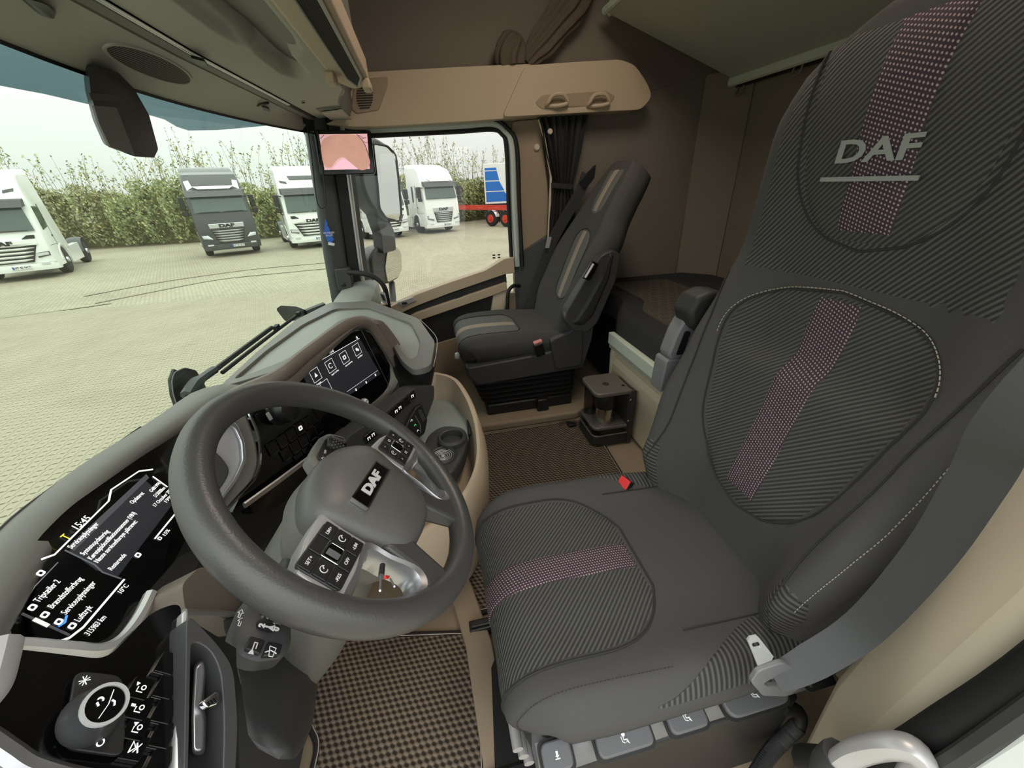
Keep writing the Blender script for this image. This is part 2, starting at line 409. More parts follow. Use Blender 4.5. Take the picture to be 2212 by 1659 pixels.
# pillar behind the passenger door, with a dark lower moulding and the black grab rail
mk('pillar_panel', prism(rpoly([P(a, b, x=1.10) for a, b in ((1106, 262), (1168, 256), (1186, 420), (1196, 500), (1122, 548), (1112, 330))], .02), (.03, 0, 0)), 'beige_dark', wr, bevel=.006)
mk('door_post', box((1.095, -.60, -.05), (1.15, -.495, .70)), 'pillar_dark', wr)
mk('pillar_lower_trim', prism(rpoly([P(a, b, x=1.09) for a, b in ((1120, 548), (1200, 498), (1225, 640), (1190, 720), (1120, 700))], .01), (.04, 0, 0)), 'pillar_dark', wr, bevel=.006)
mk('wall_button', lathe([(.0, 0), (.012, .001), (.016, .006), (.016, .016)], P(1161, 318, x=1.085), (1, 0, 0), 16), 'pale_beige', wr)
mk('grab_rail', tube(crom([P(1122, 618, x=1.06), P(1108, 618, x=1.02), P(1097, 636, x=1.0), P(1097, 690, x=1.0), P(1099, 740, x=1.03)], 6), .011, 10), 'rubber', d1)
# wall seam above the bunk
mk('liner_seam', tube([P(1190, 262, x=1.118), P(1400, 195, x=1.118), P(1520, 165, x=1.118)], .004, 6), 'liner_back', wr)
# right A-pillar: inner trim, black channel, seal
ap = struct('trim_2', loft([[V((x, y, z)) for x, y in q] for z, q in (
    (.48, ((1.13, .57), (.97, .535), (.965, .50), (1.00, .44), (1.13, .42))), (.80, ((1.13, .55), (.975, .515), (.97, .485), (1.005, .425), (1.13, .40))), (1.44, ((1.13, .49), (1.00, .455), (.995, .43), (1.03, .375), (1.13, .34))))]), 'pillar_dark', bevel=.01)
mk('door_channel', loft([[V((x, y, z)) for x, y in q] for z, q in (
    (.48, ((1.13, .42), (1.02, .44), (1.03, .385), (1.13, .355))), (1.44, ((1.13, .345), (1.045, .37), (1.055, .315), (1.13, .285))))]), 'rubber', ap, bevel=.006)
mk('pillar_bead', tube([V((1.035, .375, .5)), V((1.06, .312, 1.40))], .011, 8), 'silver_paint', ap)
mk('pillar_box', prism(rpoly([P(a, b, x=.955) for a, b in ((722, 582), (752, 579), (760, 600), (762, 626), (748, 634), (730, 628))], .008), (.06, 0, 0)), 'dark_plastic', ap, bevel=.006)
mk('pillar_sensor', lathe([(.011, -.004), (.009, -.006), (.0, -.007)], P(742, 615, x=.955), (1, 0, 0), 14), 'black_plastic', ap)
mk('grab_handle', tube(crom([P(752, 588, x=.96), P(790, 592, x=.93), P(815, 602, x=.92), P(832, 625, x=.92), P(840, 668, x=.95)], 6), .013, 10), 'rubber', ap)
# driver side door post: beige trim, seal, outer skin
bp = struct('trim_3', loft([[V(q) for q in r] for r in (
    ((-.99, -.60, .02), (-1.075, -.52, .02), (-1.12, -.56, .02), (-1.12, -.74, .02), (-.99, -.74, .02)),
    ((-.995, -.545, .40), (-1.085, -.475, .40), (-1.125, -.52, .40), (-1.125, -.74, .40), (-.995, -.74, .40)),
    ((-1.00, -.585, .75), (-1.10, -.50, .75), (-1.135, -.54, .75), (-1.135, -.76, .75), (-1.00, -.76, .75)),
    ((-1.01, -.64, 1.50), (-1.11, -.56, 1.50), (-1.14, -.60, 1.50), (-1.14, -.80, 1.50), (-1.01, -.80, 1.50)))]), 'pale_beige', bevel=.02, seg=3)
mk('door_seal', tube(crom([V((-1.06, -.44, .36)), V((-1.105, -.455, .47)), V((-1.122, -.47, .60)), V((-1.135, -.49, .80)), V((-1.14, -.54, 1.3))], 6), .020, 10), 'rubber', bp)
mk('outer_skin', loft([[V(q) for q in r] for r in (
    ((-1.130, -.43, .30), (-1.19, -.43, .30), (-1.19, -.60, .30), (-1.13, -.60, .30)),
    ((-1.150, -.45, .75), (-1.21, -.45, .75), (-1.21, -.62, .75), (-1.15, -.62, .75)),
    ((-1.16, -.54, 1.45), (-1.22, -.54, 1.45), (-1.22, -.70, 1.45), (-1.16, -.70, 1.45)))]), 'truck_white', bp, bevel=.01)
mk('seal_strip', tube(crom([V((-1.08, -.435, .36)), V((-1.13, -.442, .50)), V((-1.147, -.455, .70)), V((-1.155, -.52, 1.2))], 6), .010, 8), 'dark_plastic', bp)
# ------------------------------------------------------------------ floor pieces, mats
struct('trim_4', prism(rpoly([V((.415, .30, 0)), V((.415, -.66, 0)), V((.50, -.80, 0)), V((1.10, -.80, 0)), V((1.10, .30, 0))], .02), (0, 0, .045)), 'floor_brown', bevel=.012, seg=3)
def uvxy(g): return [(q.x, q.y) for q in g[0]]
def mat_piece(name, label, pts, z, r):
    t = thing(name, label, 'floor mat', tuple(sum((V(q) for q in pts), V())/len(pts)))
    out = rpoly(pts, r)
    top = inset(out, .008)
    g = prism([q+V((0, 0, z)) for q in top], (0, 0, .008)); mk('weave', g, 'mat_weave', t, uv=uvxy(g), ang=60)
    mk('edge_binding', tube([q+V((0, 0, z+.004)) for q in out], .0075, 8, True), 'mat_trim', t)
    mk('edge_stitch', tube([q+V((0, 0, z+.0115)) for q in inset(out, .006)], .0013, 5, True), 'stitch', t)
    return t
mat_piece('floor_mat', 'brown woven floor mat in the driver footwell under the steering wheel',
          [P(x, y, z=0) for x, y in ((705, 1376), (850, 1374), (1008, 1369), (1046, 1385), (1050, 1420), (1034, 1455), (1042, 1560), (1048, 1720), (900, 1800), (680, 1760), (672, 1680), (690, 1610), (664, 1560), (672, 1480))], 0.0, .03)
mat_piece('floor_mat', 'wide brown woven floor mat in the middle between the two seats',
          [V(q) for q in ((-.505, .05, 0), (.36, .05, 0), (.39, -.20, 0), (.395, -.66, 0), (.20, -.70, 0), (-.45, -.66, 0), (-.505, -.40, 0))], 0.0, .04)
# floor beam between footwell and middle, drain plug
tr5 = struct('trim_5', loft([[V((x, y, 0)), V((x, y, h)), V((x, y-.03, h+.006)), V((x, y-.07, h)), V((x, y-.07, 0))] for x, y, h in ((-.95, .02, .02), (-.60, .035, .025), (-.52, .05, .025), (.30, .20, .03))]), 'floor_brown', bevel=.004)
mk('floor_plug', lathe([(.016, 0), (.015, .006), (.008, .008), (.007, .003), (.0, .003)], P(1052, 1428, z=.0), n=16), 'rubber', tr5)
# ------------------------------------------------------------------ seats
def interp(tab, t):
    if t <= tab[0][0]: return tab[0][1]
    for (a, x), (b, y) in zip(tab, tab[1:]):
        if t <= b:
            k = (t-a)/(b-a); k = k*k*(3-2*k)*.5 + k*.5; return x+(y-x)*k
    return tab[-1][1]
def sstep(a, b, t):
    t = min(1, max(0, (t-a)/(b-a))); return t*t*(3-2*t)
class Surf:
    """upholstery: a centre line (y,z) swept, x across, d outwards from the skin"""
    def __init__(s, cx, line_, width, bolster, roll=.035, crease=None):
        s.c = crom([V((0, y, z)) for y, z in line_], 8); s.cx = cx; s.w = width; s.b = bolster; s.roll = roll
        s.acc = [0]
        for a, b in zip(s.c, s.c[1:]): s.acc.append(s.acc[-1]+(b-a).length)
        s.L = s.acc[-1]; s.crease = crease; s.sgn = 1
    def cl(s, v):
        d = max(0, min(1, v))*s.L
        for i in range(len(s.c)-1):
            if d <= s.acc[i+1] or i == len(s.c)-2:
                k = (d-s.acc[i])/(s.acc[i+1]-s.acc[i]); p = s.c[i].lerp(s.c[i+1], k)
                a, b = s.c[max(i-1, 0)], s.c[min(i+2, len(s.c)-1)]; t = (b-a).normalized(); break
        return p, V((0, t.z, -t.y))*s.sgn
    def pt(s, x, v, d=0):
        p, n = s.cl(v); w = interp(s.w, v); u = min(1.0, abs(x)/w); b = interp(s.b, v)
        e = b*sstep(.45, .86, u) - s.roll*max(0, (u-.86)/.14)**2
        if s.crease: e += s.crease(x, v)
        return p + n*(d+e) + V((s.cx+x, 0, 0))
    def body(s, th, nv=30, nu=26, v0=0.0, v1=1.0):
        rings = []
        for v in lin(v0, v1, nv):
            w = interp(s.w, v); p, n = s.cl(v); r = [s.pt(x, v) for x in [w*math.sin(a) for a in lin(-PI/2, PI/2, nu)]]
            for f, dd in ((1.0, -.045), (.97, -.075), (.85, -th), (.4, -th-.01), (-.4, -th-.01), (-.85, -th), (-.97, -.075), (-1.0, -.045)):
                r.append(p+n*dd*1.0+V((s.cx+w*f, 0, 0)))
            rings.append(r)
        if v1 >= 1:
            c = sum(rings[-1], V())/len(rings[-1]); t = (s.cl(1)[0]-s.cl(.97)[0]).normalized(); last = rings[-1]
            for k, h in ((.86, .010), (.6, .018), (.25, .022)): rings.append([c+(q-c)*k+t*h for q in last])
        return loft(rings)
    def panel(s, fl, fr, v0, v1, lift=.004, nu=18, nv=26, edge=True):
        vs, uvs = [], []
        for v in lin(v0, v1, nv):
            a, b = fl(v), fr(v)
            for k in range(nu):
                t = k/(nu-1); x = a+(b-a)*t
                q = max(abs(2*t-1), abs(2*(v-v0)/(v1-v0)-1)) if edge else 0
                vs.append(s.pt(x, v, lift*(1-q**8)-.0015*q**8)); uvs.append((x, v*s.L))
        f = [(j*nu+i, j*nu+i+1, (j+1)*nu+i+1, (j+1)*nu+i) for j in range(nv-1) for i in range(nu-1)]
        return (vs, f), uvs
    def outline(s, fl, fr, v0, v1, lift=.001, n=26):
        return [s.pt(fl(v), v, lift) for v in lin(v0, v1, n)] + [s.pt(fr(v), v, lift) for v in lin(v1, v0, n)]
def put(name, sf, fl, fr, v0, v1, m, par, lift=.004, nu=18, nv=26, label=None):
    g, uv = sf.panel(fl, fr, v0, v1, lift, nu, nv); o = mk(name, g, m, par, uv=uv, fix=False, ang=80)
    if label: o['label'] = label
    return o
def dashes(pts, step, ln, r):
    """short thread stitches along a path"""
    out = []; acc = 0; nxt = 0
    for a, b in zip(pts, pts[1:]):
        l = (b-a).length
        while nxt <= acc+l and l > 1e-6:
            k = (nxt-acc)/l; p = a.lerp(b, k); t = (b-a).normalized(); out.append(tube([p-t*ln/2, p+t*ln/2], r, 4)); nxt += step
        acc += l
    return cat(*out)
# ---- driver seat
DX = -.73
ds = thing('driver_seat', 'large dark ribbed driver seat with a plum dotted centre stripe', 'seat', (DX, -.35, 0))
def ucurve(v0, v1, h0, h1, nb, ntop):
    def h(v):
        s = min(1, max(0, (v-v0)/(v1-v0))); b = h0+(h1-h0)*s
        lo = (1-max(0, 1-s/nb)**2.4)**.5 if nb else 1
        hi = (1-max(0, 1-(1-s)/ntop)**2.4)**.5 if ntop else 1
        return max(.004, b*min(lo, 1)*min(hi, 1))
    return h
back = Surf(DX, ((-.535, .40), (-.578, .56), (-.620, .76), (-.638, .94), (-.632, 1.08), (-.622, 1.21), (-.640, 1.305)),
            ((0, .215), (.12, .238), (.32, .262), (.48, .262), (.60, .247), (.72, .230), (.86, .216), (.93, .192), (.97, .158), (1, .105)),
            ((0, .06), (.10, .105), (.26, .10), (.42, .072), (.55, .042), (.66, .02), (.78, .016), (1, .0)), .04,
            crease=lambda x, v: .026*sstep(.485, .425, v)*sstep(.2, .12, abs(x))*sstep(0.0, .2, v))
bk = mk('backrest', back.body(.13, 34, 30), 'seat_cloth', ds, ang=70)
hl = ucurve(.13, .605, .132, .205, .42, .30)
mw = lambda v: interp(back.w, v)
put('shoulder_panel', back, lambda v: -mw(v)*.86, lambda v: mw(v)*.86, .605, .985, 'rib_dark2', bk, .0025, 22, 22)
put('back_insert', back, lambda v: -hl(v), hl, .13, .605, 'rib_dark', bk, .005, 24, 34)
put('back_stripe', back, lambda v: -min(.047, hl(v)), lambda v: min(.047, hl(v)), .145, .601, 'dot_plum', bk, .0068, 8, 34, label='plum dotted centre stripe')
hu = ucurve(.675, 1.12, .128, .15, .34, 0)
put('head_insert', back, lambda v: -min(hu(v), mw(v)*.8), lambda v: min(hu(v), mw(v)*.8), .675, .985, 'rib_dark', bk, .0065, 20, 26)
put('head_stripe', back, lambda v: -min(.053, hu(v)), lambda v: min(.053, hu(v)), .685, .985, 'dot_plum', bk, .0085, 8, 26, label='plum dotted stripe on the headrest')
mk('insert_seam', tube(back.outline(lambda v: -hl(v), hl, .13, .605), .0022, 6, True), 'seam', bk)
mk('head_seam', tube([back.pt(-hu(v), v, .002) for v in lin(.98, .675, 24)]+[back.pt(hu(v), v, .002) for v in lin(.675, .98, 24)], .0024, 6), 'seam', bk)
so = [back.pt(-hl(v)-.004, v, .004) for v in lin(.515, .608, 20)] + [back.pt(hl(v)+.004, v, .004) for v in lin(.608, .465, 24)]
st = mk('top_stitching', dashes(crom(so, 3), .0075, .005, .0009), 'stitch', bk); st['kind'] = 'stuff'
for s in (-1, 1):
    mk('bolster_seam', tube([back.pt(s*(interp(((0, .20), (.2, .185), (.4, .205), (.6, .225)), v)), v, .001) for v in lin(.02, .60, 22)], .0018, 6), 'seam', bk)
    put('bolster_rib_panel', back, lambda v: min(s*mw(v)*.74, s*mw(v)*.97), lambda v: max(s*mw(v)*.74, s*mw(v)*.97), .01, .15, 'rib_side', bk, .002, 10, 10)
nb = mk('side_stitching', dashes([back.pt(-mw(v)*.93, v, .002) for v in lin(.12, .62, 40)], .006, .0035, .0007), 'stitch', bk); nb['kind'] = 'stuff'
pz = back.pt(.010, .815, .0125); fr_ = Frame(pz, (-1, 0, 0), (0, -.03, 1))
text('headrest_lettering', 'DAF', fr_.shift(.0, .004), .040, 'embroidery', bk, off=.0010, sx=1.5, align='CENTER')
mk('headrest_underline', fbox(fr_.shift(0, -.030), -.068, .068, -.003, .003, -.001, .001), 'embroidery', bk)
# cushion
def cpath(front): return ((-.56, .425), (-.45, .425), (-.30, .432), (-.16, .438), (-.085, .432), (-.045, .405), (-.030, .365), (-.034, .315))
cu = Surf(DX, cpath(0), ((0, .24), (.3, .248), (.6, .25), (.72, .246), (.84, .225), (1, .20)), ((0, .012), (.3, .022), (.7, .022), (.85, .010), (1, 0)), .045)
cu.sgn = -1
cb = mk('cushion', cu.body(.10, 30, 28), 'seat_cloth', ds, ang=70)
hc = ucurve(.34, 1.3, .175, .165, .28, 0)
put('cushion_insert', cu, lambda v: -hc(v), hc, .36, .985, 'rib_dark', cb, .0045, 22, 30)
put('cushion_stripe', cu, lambda v: -min(.0375, hc(v)), lambda v: min(.0375, hc(v)), .365, .985, 'dot_plum', cb, .0065, 8, 30, label='plum dotted stripe along the cushion')
mk('cushion_seam', tube([cu.pt(-hc(v), v, .001) for v in lin(.98, .36, 28)]+[cu.pt(hc(v), v, .001) for v in lin(.36, .98, 28)], .0022, 6), 'seam', cb)
for s in (-1, 1):
    put('cushion_rib_side', cu, lambda v: min(s*(.16+.085*sstep(.10, .50, v)), s*.247), lambda v: max(s*(.16+.085*sstep(.10, .50, v)), s*.247), .03, .52, 'rib_side', cb, .002, 12, 16)
    mk('cross_seam', tube([cu.pt(s*(.165+.0*k), .36+.0*k-.0, .001) if k == 0 else cu.pt(s*.165+s*0, .36-.33*k, .001) for k in lin(0, 1, 10)], .0015, 6), 'seam', cb)
    zz = mk('edge_stitching', dashes([cu.pt(s*(.225-.02*v), v, .002) for v in lin(.45, .99, 30)], .006, .0035, .0007), 'seam', cb); zz['kind'] = 'stuff'
mk('cushion_skirt', loft([rpoly([V((DX-.225, -.055, z)), V((DX+.225, -.055, z)), V((DX+.23, -.54, z)), V((DX-.235, -.54, z))], .07) for z in (.27, .36)]), 'soft_black', ds)
# seat pan with the control panel on the door side
pan = mk('seat_pan', loft([rpoly([V((DX-.20, -.09, z)), V((DX+.20, -.09, z)), V((DX+.21, -.58, z)), V((DX-.21, -.58, z))], .05) for z in (.12, .27)]), 'black_plastic', ds)
mk('suspension_box', box((DX-.232, -.57, .0), (DX+.19, -.13, .255)), 'black_plastic', ds, bevel=.01)
mk('rail_cover', prism([P(x, y, z=.012) for x, y in ((1062, 1450), (1078, 1410), (1086, 1392), (1300, 1392), (1300, 1720), (1072, 1720))], (0, 0, .02)), 'black_plastic', ds, bevel=.004)
for x in (-.13, .19):
    rl = mk('floor_rail', cat(box((DX+x-.03, -.60, .0), (DX+x+.0, .02, .035)), box((DX+x-.024, -.61, .035), (DX+x-.006, .015, .043))), 'black_plastic', ds, bevel=.003)
rl = mk('height_bar', cat(*[tube([V((DX-.17, -.045-.01*k, .20-.035*k)), V((DX+.05, -.045-.01*k, .20-.035*k))], .010, 10) for k in range(3)]), 'silver_paint', ds)
# side control panel: a long moulding x = -.97, with four paddles and a heater switch
Q = lambda x, y, dz=0: P(x, y, x=-.985)
up_ = [P(a, b, z=.345) for a, b in ((1180, 1605), (1240, 1590), (1320, 1560), (1420, 1530), (1520, 1500), (1570, 1470), (1650, 1455), (1740, 1455), (1812, 1465))]
sp_ = mk('side_panel', loft([[V((q.x+.03, q.y, q.z-.01)), V((q.x-.004, q.y, q.z)), V((q.x-.022, q.y, q.z-.008)), V((q.x-.028, q.y, q.z-.022)), V((q.x-.024, q.y, q.z-.075)), V((q.x+.03, q.y, q.z-.085))] for q in
     [V((-.945+.01*t, -.065-.56*t, .352-.01*abs(t-.5))) for t in lin(0, 1, 18)]]), 'seat_plastic', ds)
mat('paddle_grey', (88, 88, 90), .5, grain=.2)
cf = Frame((-.968, -.07, .3445), (0, -1, 0), (.97, 0, .24))
def paddle(nm, u0, u1, v0, v1, icon, r=.012, m='paddle_grey', lab=None):
    ou = frect(cf, u0-.004, u1+.004, v0-.004, v1+.004, r, .002); mk('paddle_recess', prism(ou, cf.n*.003), 'rubber', sp_)
    p = mk('paddle', prism(frect(cf, u0, u1, v0, v1, r, .003), cf.n*.011), m, sp_, bevel=.003, seg=3)
    if lab: p['label'] = lab
    c = cf.shift((u0+u1)/2, (v0+v1)/2, .0145); c = _S(c.o, c.ex, c.ey)
    if icon == 'drop':
        mk('icon', cat(fbox(c, -.007, .007, -.009, -.0066, 0, .0005), fbox(c, -.003, .003, -.001, .008, 0, .0005), prism([c.at(-.006, -.001), c.at(.006, -.001), c.at(0, -.006)], c.n*.0005)), 'white_print', p)
    elif icon == 'heat':
        mk('icon', cat(*[tube([c.at(k*.004+.001*math.sin(t*6), -.006+t*.012) for t in lin(0, 1, 8)], .0006, 4) for k in (-4, -3, 3, 4, 5)]), 'white_print', p)
    else:
        k = icon
        mk('icon', cat(lathe([(0, 0), (.003, .0002), (.003, .0006), (0, .0007)], c.at(-.002, .009), c.n, 10), tube([c.at(-.003, .005), c.at(-.004, -.002), c.at(.006, -.003), c.at(.008, -.010)], .0010, 5),
                       tube([c.at(-.010, .006), c.at(-.008, -.006), c.at(-.002+k*.002, -.009)], .0007, 5), tube([c.at(.001+k*.002, -.009), c.at(.004, -.006), c.at(.010, -.012)], .0006, 5)), 'white_print', p)
    return p
paddle('a', .000, .046, -.020, .016, 'drop', .012, lab='small paddle with a lowering arrow')
paddle('b', .085, .175, -.022, .010, 0)
paddle('c', .205, .270, -.020, .014, 1)
paddle('d', .305, .420, -.022, .022, 2, .02)
paddle('e', .462, .512, -.014, .014, 'heat', .006, 'black_plastic', lab='black seat heating switch')
# folding armrest on the inner side
am = mk('armrest', loft([rpoly([P(a, b, x=-.455)+V((dx, 0, 0)) for a, b in ((1482, 676), (1500, 642), (1535, 627), (1568, 632), (1582, 655), (1560, 700), (1512, 722), (1488, 706))], .012) for dx in (-.012, .045, .058)]), 'soft_black', ds, bevel=.012, seg=3)
mk('armrest_arm', prism(rpoly([P(a, b, x=-.44) for a, b in ((1480, 690), (1512, 700), (1500, 728), (1478, 775), (1450, 782), (1444, 768), (1462, 722))], .008), (.045, 0, 0)), 'seat_plastic', am, bevel=.006)
mk('armrest_groove', prism(rpoly([P(a, b, x=-.441) for a, b in ((1480, 715), (1493, 716), (1476, 765), (1460, 768))], .006), (.004, 0, 0)), 'black_plastic', am)
mk('armrest_bracket', prism(rpoly([P(a, b, x=-.445) for a, b in ((1440, 778), (1478, 775), (1462, 830), (1425, 850))], .01), (.05, 0, 0)), 'seat_plastic', am, bevel=.006)
# buckle on the inner side
b1 = thing('belt_buckle', 'red belt buckle beside the driver seat cushion', 'buckle', P(1352, 1070, z=.36))
q = P(1352, 1040, z=.45); bf = Frame(q, (-.94, -.34, 0), (.25, -.45, .85))
mk('buckle_body', plate(bf, -.016, .016, -.05, .006, -.012, .006, .004), 'black_plastic', b1, bevel=.002)
mk('release_button', plate(bf, -.0145, .0145, -.016, .008, .0, .0085, .003), 'red_plastic', b1, bevel=.0015)
mk('buckle_stalk', tube([bf.at(0, -.05, -.003), bf.at(0, -.16, -.003)], .008, 8), 'black_plastic', b1)
# driver belt: webbing, tongue
bl = thing('seat_belt', 'dark seat belt with a silver tongue hanging beside the driver seat', 'seat belt', (-1.02, -.45, .4))
bpth = crom([P(1672, 1466, x=-1.012), P(1740, 1436, x=-1.015), P(1865, 1355, x=-1.02), P(2005, 1200, x=-1.025), P(2115, 1030, x=-1.03), P(2200, 890, x=-1.035), V((-1.05, -.49, 1.10)), V((-1.06, -.50, 1.40))], 6)
def side_of(i): return (bpth[min(i+1, len(bpth)-1)]-bpth[max(i-1, 0)]).cross(V((-.30, .75, .50)))
mk('webbing', strip(bpth, [side_of(i) for i in range(len(bpth))], [.015+.005*min(1, i/7) for i in range(len(bpth))], .0012), 'webbing', bl, ang=80)
TP = lambda x, y, d=0: P(x, y, x=-1.004-d)
gro = rpoly([TP(x, y) for x, y in ((1614, 1462), (1630, 1438), (1682, 1420), (1722, 1438), (1732, 1468), (1692, 1494), (1640, 1492))], .008)
gri = rpoly([TP(x, y) for x, y in ((1642, 1466), (1652, 1458), (1690, 1446), (1712, 1452), (1714, 1462), (1692, 1470), (1652, 1472))], .003)
mk('tongue_grip', framering(gro, gri, (-.007, 0, 0)), 'seat_plastic', bl, bevel=.0015)
tgo = [TP(x, y, .003) for x, y in ((1612, 1380), (1617, 1373), (1632, 1370), (1638, 1375), (1668, 1414), (1664, 1422), (1634, 1434), (1627, 1416))]
tgi = [TP(x, y, .003) for x, y in ((1621, 1388), (1623, 1384), (1634, 1382), (1637, 1385), (1641, 1392), (1639, 1395), (1627, 1397), (1624, 1394))]
mk('tongue', framering(tgo, tgi, (-.0025, 0, 0)), 'alu', bl)
# ---- passenger seat
PX = .71
ps = thing('passenger_seat', 'smaller dark passenger seat with a tan grey centre stripe', 'seat', (PX, -.40, .045))
pb = Surf(PX, ((-.575, .42), (-.645, .58), (-.735, .80), (-.830, 1.00), (-.900, 1.12), (-.945, 1.185)),
          ((0, .20), (.15, .225), (.4, .24), (.6, .225), (.72, .185), (.88, .162), (.96, .14), (1, .118)), ((0, .03), (.2, .055), (.45, .04), (.65, .015), (1, 0)), .04)
pk = mk('backrest', pb.body(.12, 26, 24), 'seat_cloth', ps, ang=70)
hp = ucurve(.19, .62, .085, .10, .2, .25)
put('back_insert', pb, lambda v: -hp(v), hp, .19, .62, 'seat_cloth_grey', pk, .004, 14, 20)
put('back_stripe', pb, lambda v: -min(.032, hp(v)), lambda v: min(.032, hp(v)), .195, .615, 'seat_tan', pk, .006, 6, 20, label='tan centre stripe')
hq = ucurve(.70, 1.1, .070, .08, .2, 0)
put('head_insert', pb, lambda v: -hq(v), hq, .70, .96, 'seat_cloth_grey', pk, .004, 12, 14)
put('head_stripe', pb, lambda v: -min(.032, hq(v)), lambda v: min(.032, hq(v)), .705, .96, 'seat_tan', pk, .006, 6, 14, label='tan headrest stripe')
mk('insert_seam', tube(pb.outline(lambda v: -hp(v), hp, .19, .62), .002, 6, True), 'seam', pk)
pc = Surf(PX, ((-.60, .455), (-.48, .455), (-.33, .46), (-.20, .462), (-.125, .450), (-.095, .415), (-.10, .35)), ((0, .225), (.4, .232), (.7, .23), (.85, .215), (1, .19)), ((0, .01), (.4, .022), (.8, .015), (1, 0)), .045)
pc.sgn = -1
pq = mk('cushion', pc.body(.12, 26, 24), 'seat_cloth', ps, ang=70)
hx = ucurve(.30, 1.4, .145, .15, .12, 0)
put('cushion_insert', pc, lambda v: -hx(v), hx, .32, .985, 'seat_cloth_grey', pq, .004, 14, 20)
put('cushion_stripe', pc, lambda v: -min(.036, hx(v)), lambda v: min(.036, hx(v)), .325, .985, 'seat_tan', pq, .006, 6, 20, label='tan cushion stripe')
mk('cushion_seam', tube([pc.pt(-hx(v), v, .001) for v in lin(.98, .32, 22)]+[pc.pt(hx(v), v, .001) for v in lin(.32, .98, 22)], .002, 6), 'seam', pq)
# seat shell: rises at the back
def shell(x, k):
    return [V((x, -.12, .30)), V((x, -.12, .345)), V((x, -.35, .36)), V((x, -.52, .375)), V((x, -.60, .42)), V((x, -.665, .52)), V((x, -.70, .56)), V((x, -.75, .55)), V((x, -.74, .42)), V((x, -.70, .27)), V((x, -.16, .245))]
mk('seat_shell', loft([[q+V((0, .01*a, 0)) for q in shell(x, 0)] for x, a in ((PX-.245, 0), (PX-.235, 1), (PX+.235, 1), (PX+.245, 0))]), 'dark_plastic', ps, bevel=.012, seg=3)
for k in range(5):
    z = .235-.030*k; o_ = .222-.006*k
    mk('bellows_fold', loft([rpoly([V((PX-a, -.14-.01*k, zz)), V((PX+a, -.14-.01*k, zz)), V((PX+a, -.68, zz)), V((PX-a, -.68, zz))], .06) for a, zz in ((o_-.022, z+.016), (o_, z+.004), (o_, z-.004), (o_-.022, z-.016))]), 'rubber', ps)
mk('seat_base', box((PX-.21, -.66, .045), (PX+.21, -.20, .105)), 'black_plastic', ps, bevel=.008)
mk('foot_bracket', box((PX-.245, -.52, .047), (PX-.19, -.46, .115)), 'black_plastic', ps, bevel=.006)
mk('adjuster_knob', lathe([(.0, 0), (.016, .001), (.018, .01), (.014, .022), (0, .024)], V((PX-.12, -.09, .36)), (0, 1, .2), 14), 'frame_pale', ps)
pa = mk('armrest', loft([rpoly([P(a, b, x=.47)+V((dx, 0, 0)) for a, b in ((1316, 537), (1331, 545), (1322, 600), (1283, 690), (1262, 712), (1232, 708), (1214, 690), (1216, 668), (1262, 590), (1290, 548))], .02) for dx in (-.045, -.04, .02)]), 'dark_plastic', ps, bevel=.012, seg=3)
mk('armrest_pad', loft([rpoly([P(a, b, x=.425) for a, b in ((1318, 545), (1326, 550), (1316, 600), (1280, 684), (1258, 704), (1236, 700), (1262, 660), (1296, 600))], .012), rpoly([P(a, b, x=.425)+V((-.012, 0, 0)) for a, b in ((1316, 553), (1320, 556), (1310, 602), (1276, 678), (1258, 695), (1246, 692), (1268, 660), (1298, 604))], .01)]), 'soft_black', pa, bevel=.004)
mk('armrest_latch', prism(rpoly([P(a, b, x=.42) for a, b in ((1278, 562), (1292, 570), (1272, 606), (1256, 600))], .006), (-.012, 0, 0)), 'gloss_black', pa, bevel=.003)
mk('latch_lever', tube([P(1282, 570, x=.405), P(1264, 600, x=.405)], .006, 8), 'silver_paint', pa)
mk('backrest_hinge', prism(rpoly([P(a, b, x=.455) for a, b in ((1188, 735), (1240, 712), (1262, 700), (1258, 790), (1200, 800))], .02), (.03, 0, 0)), 'dark_plastic', ps, bevel=.008)
b2 = thing('belt_buckle', 'pale pink belt buckle on the near side of the passenger seat', 'buckle', P(1170, 800, x=.45))
q = P(1162, 741, x=.45); bf2 = Frame(q, (0, -1, .25), (-.3, .25, 1))
mk('buckle_body', plate(bf2, -.022, .022, -.075, .0, -.014, .014, .006), 'black_plastic', b2, bevel=.003)
mk('release_button', plate(bf2, -.021, .021, .0, .012, -.010, .010, .003), 'pink_plastic', b2, bevel=.002)
b3 = thing('seat_belt', 'dark seat belt running down the far side of the passenger seat', 'seat belt', P(1140, 690, x=.98))
mk('webbing', strip(crom([P(1268, 375, x=.97), P(1250, 420, x=.97), P(1215, 480, x=.98), P(1190, 530, x=.985), P(1160, 620, x=.985), P(1143, 685, x=.96)], 5), (0, 1, .3), .030, .0012), 'webbing', b3, ang=80)
mk('belt_guide', prism(rpoly([P(a, b, x=.965) for a, b in ((1250, 395), (1288, 355), (1284, 385), (1262, 412))], .006), (.02, 0, 0)), 'black_plastic', b3, bevel=.003)
mk('tongue', prism(rpoly([P(a, b, x=.96) for a, b in ((1183, 512), (1192, 512), (1186, 536), (1178, 536))], .003), (.006, 0, 0)), 'silver_paint', b3)
mk('anchor_plate', prism(rpoly([P(a, b, x=.93) for a, b in ((1126, 684), (1150, 680), (1148, 688), (1130, 690))], .003), (.01, 0, 0)), 'chrome', b3)
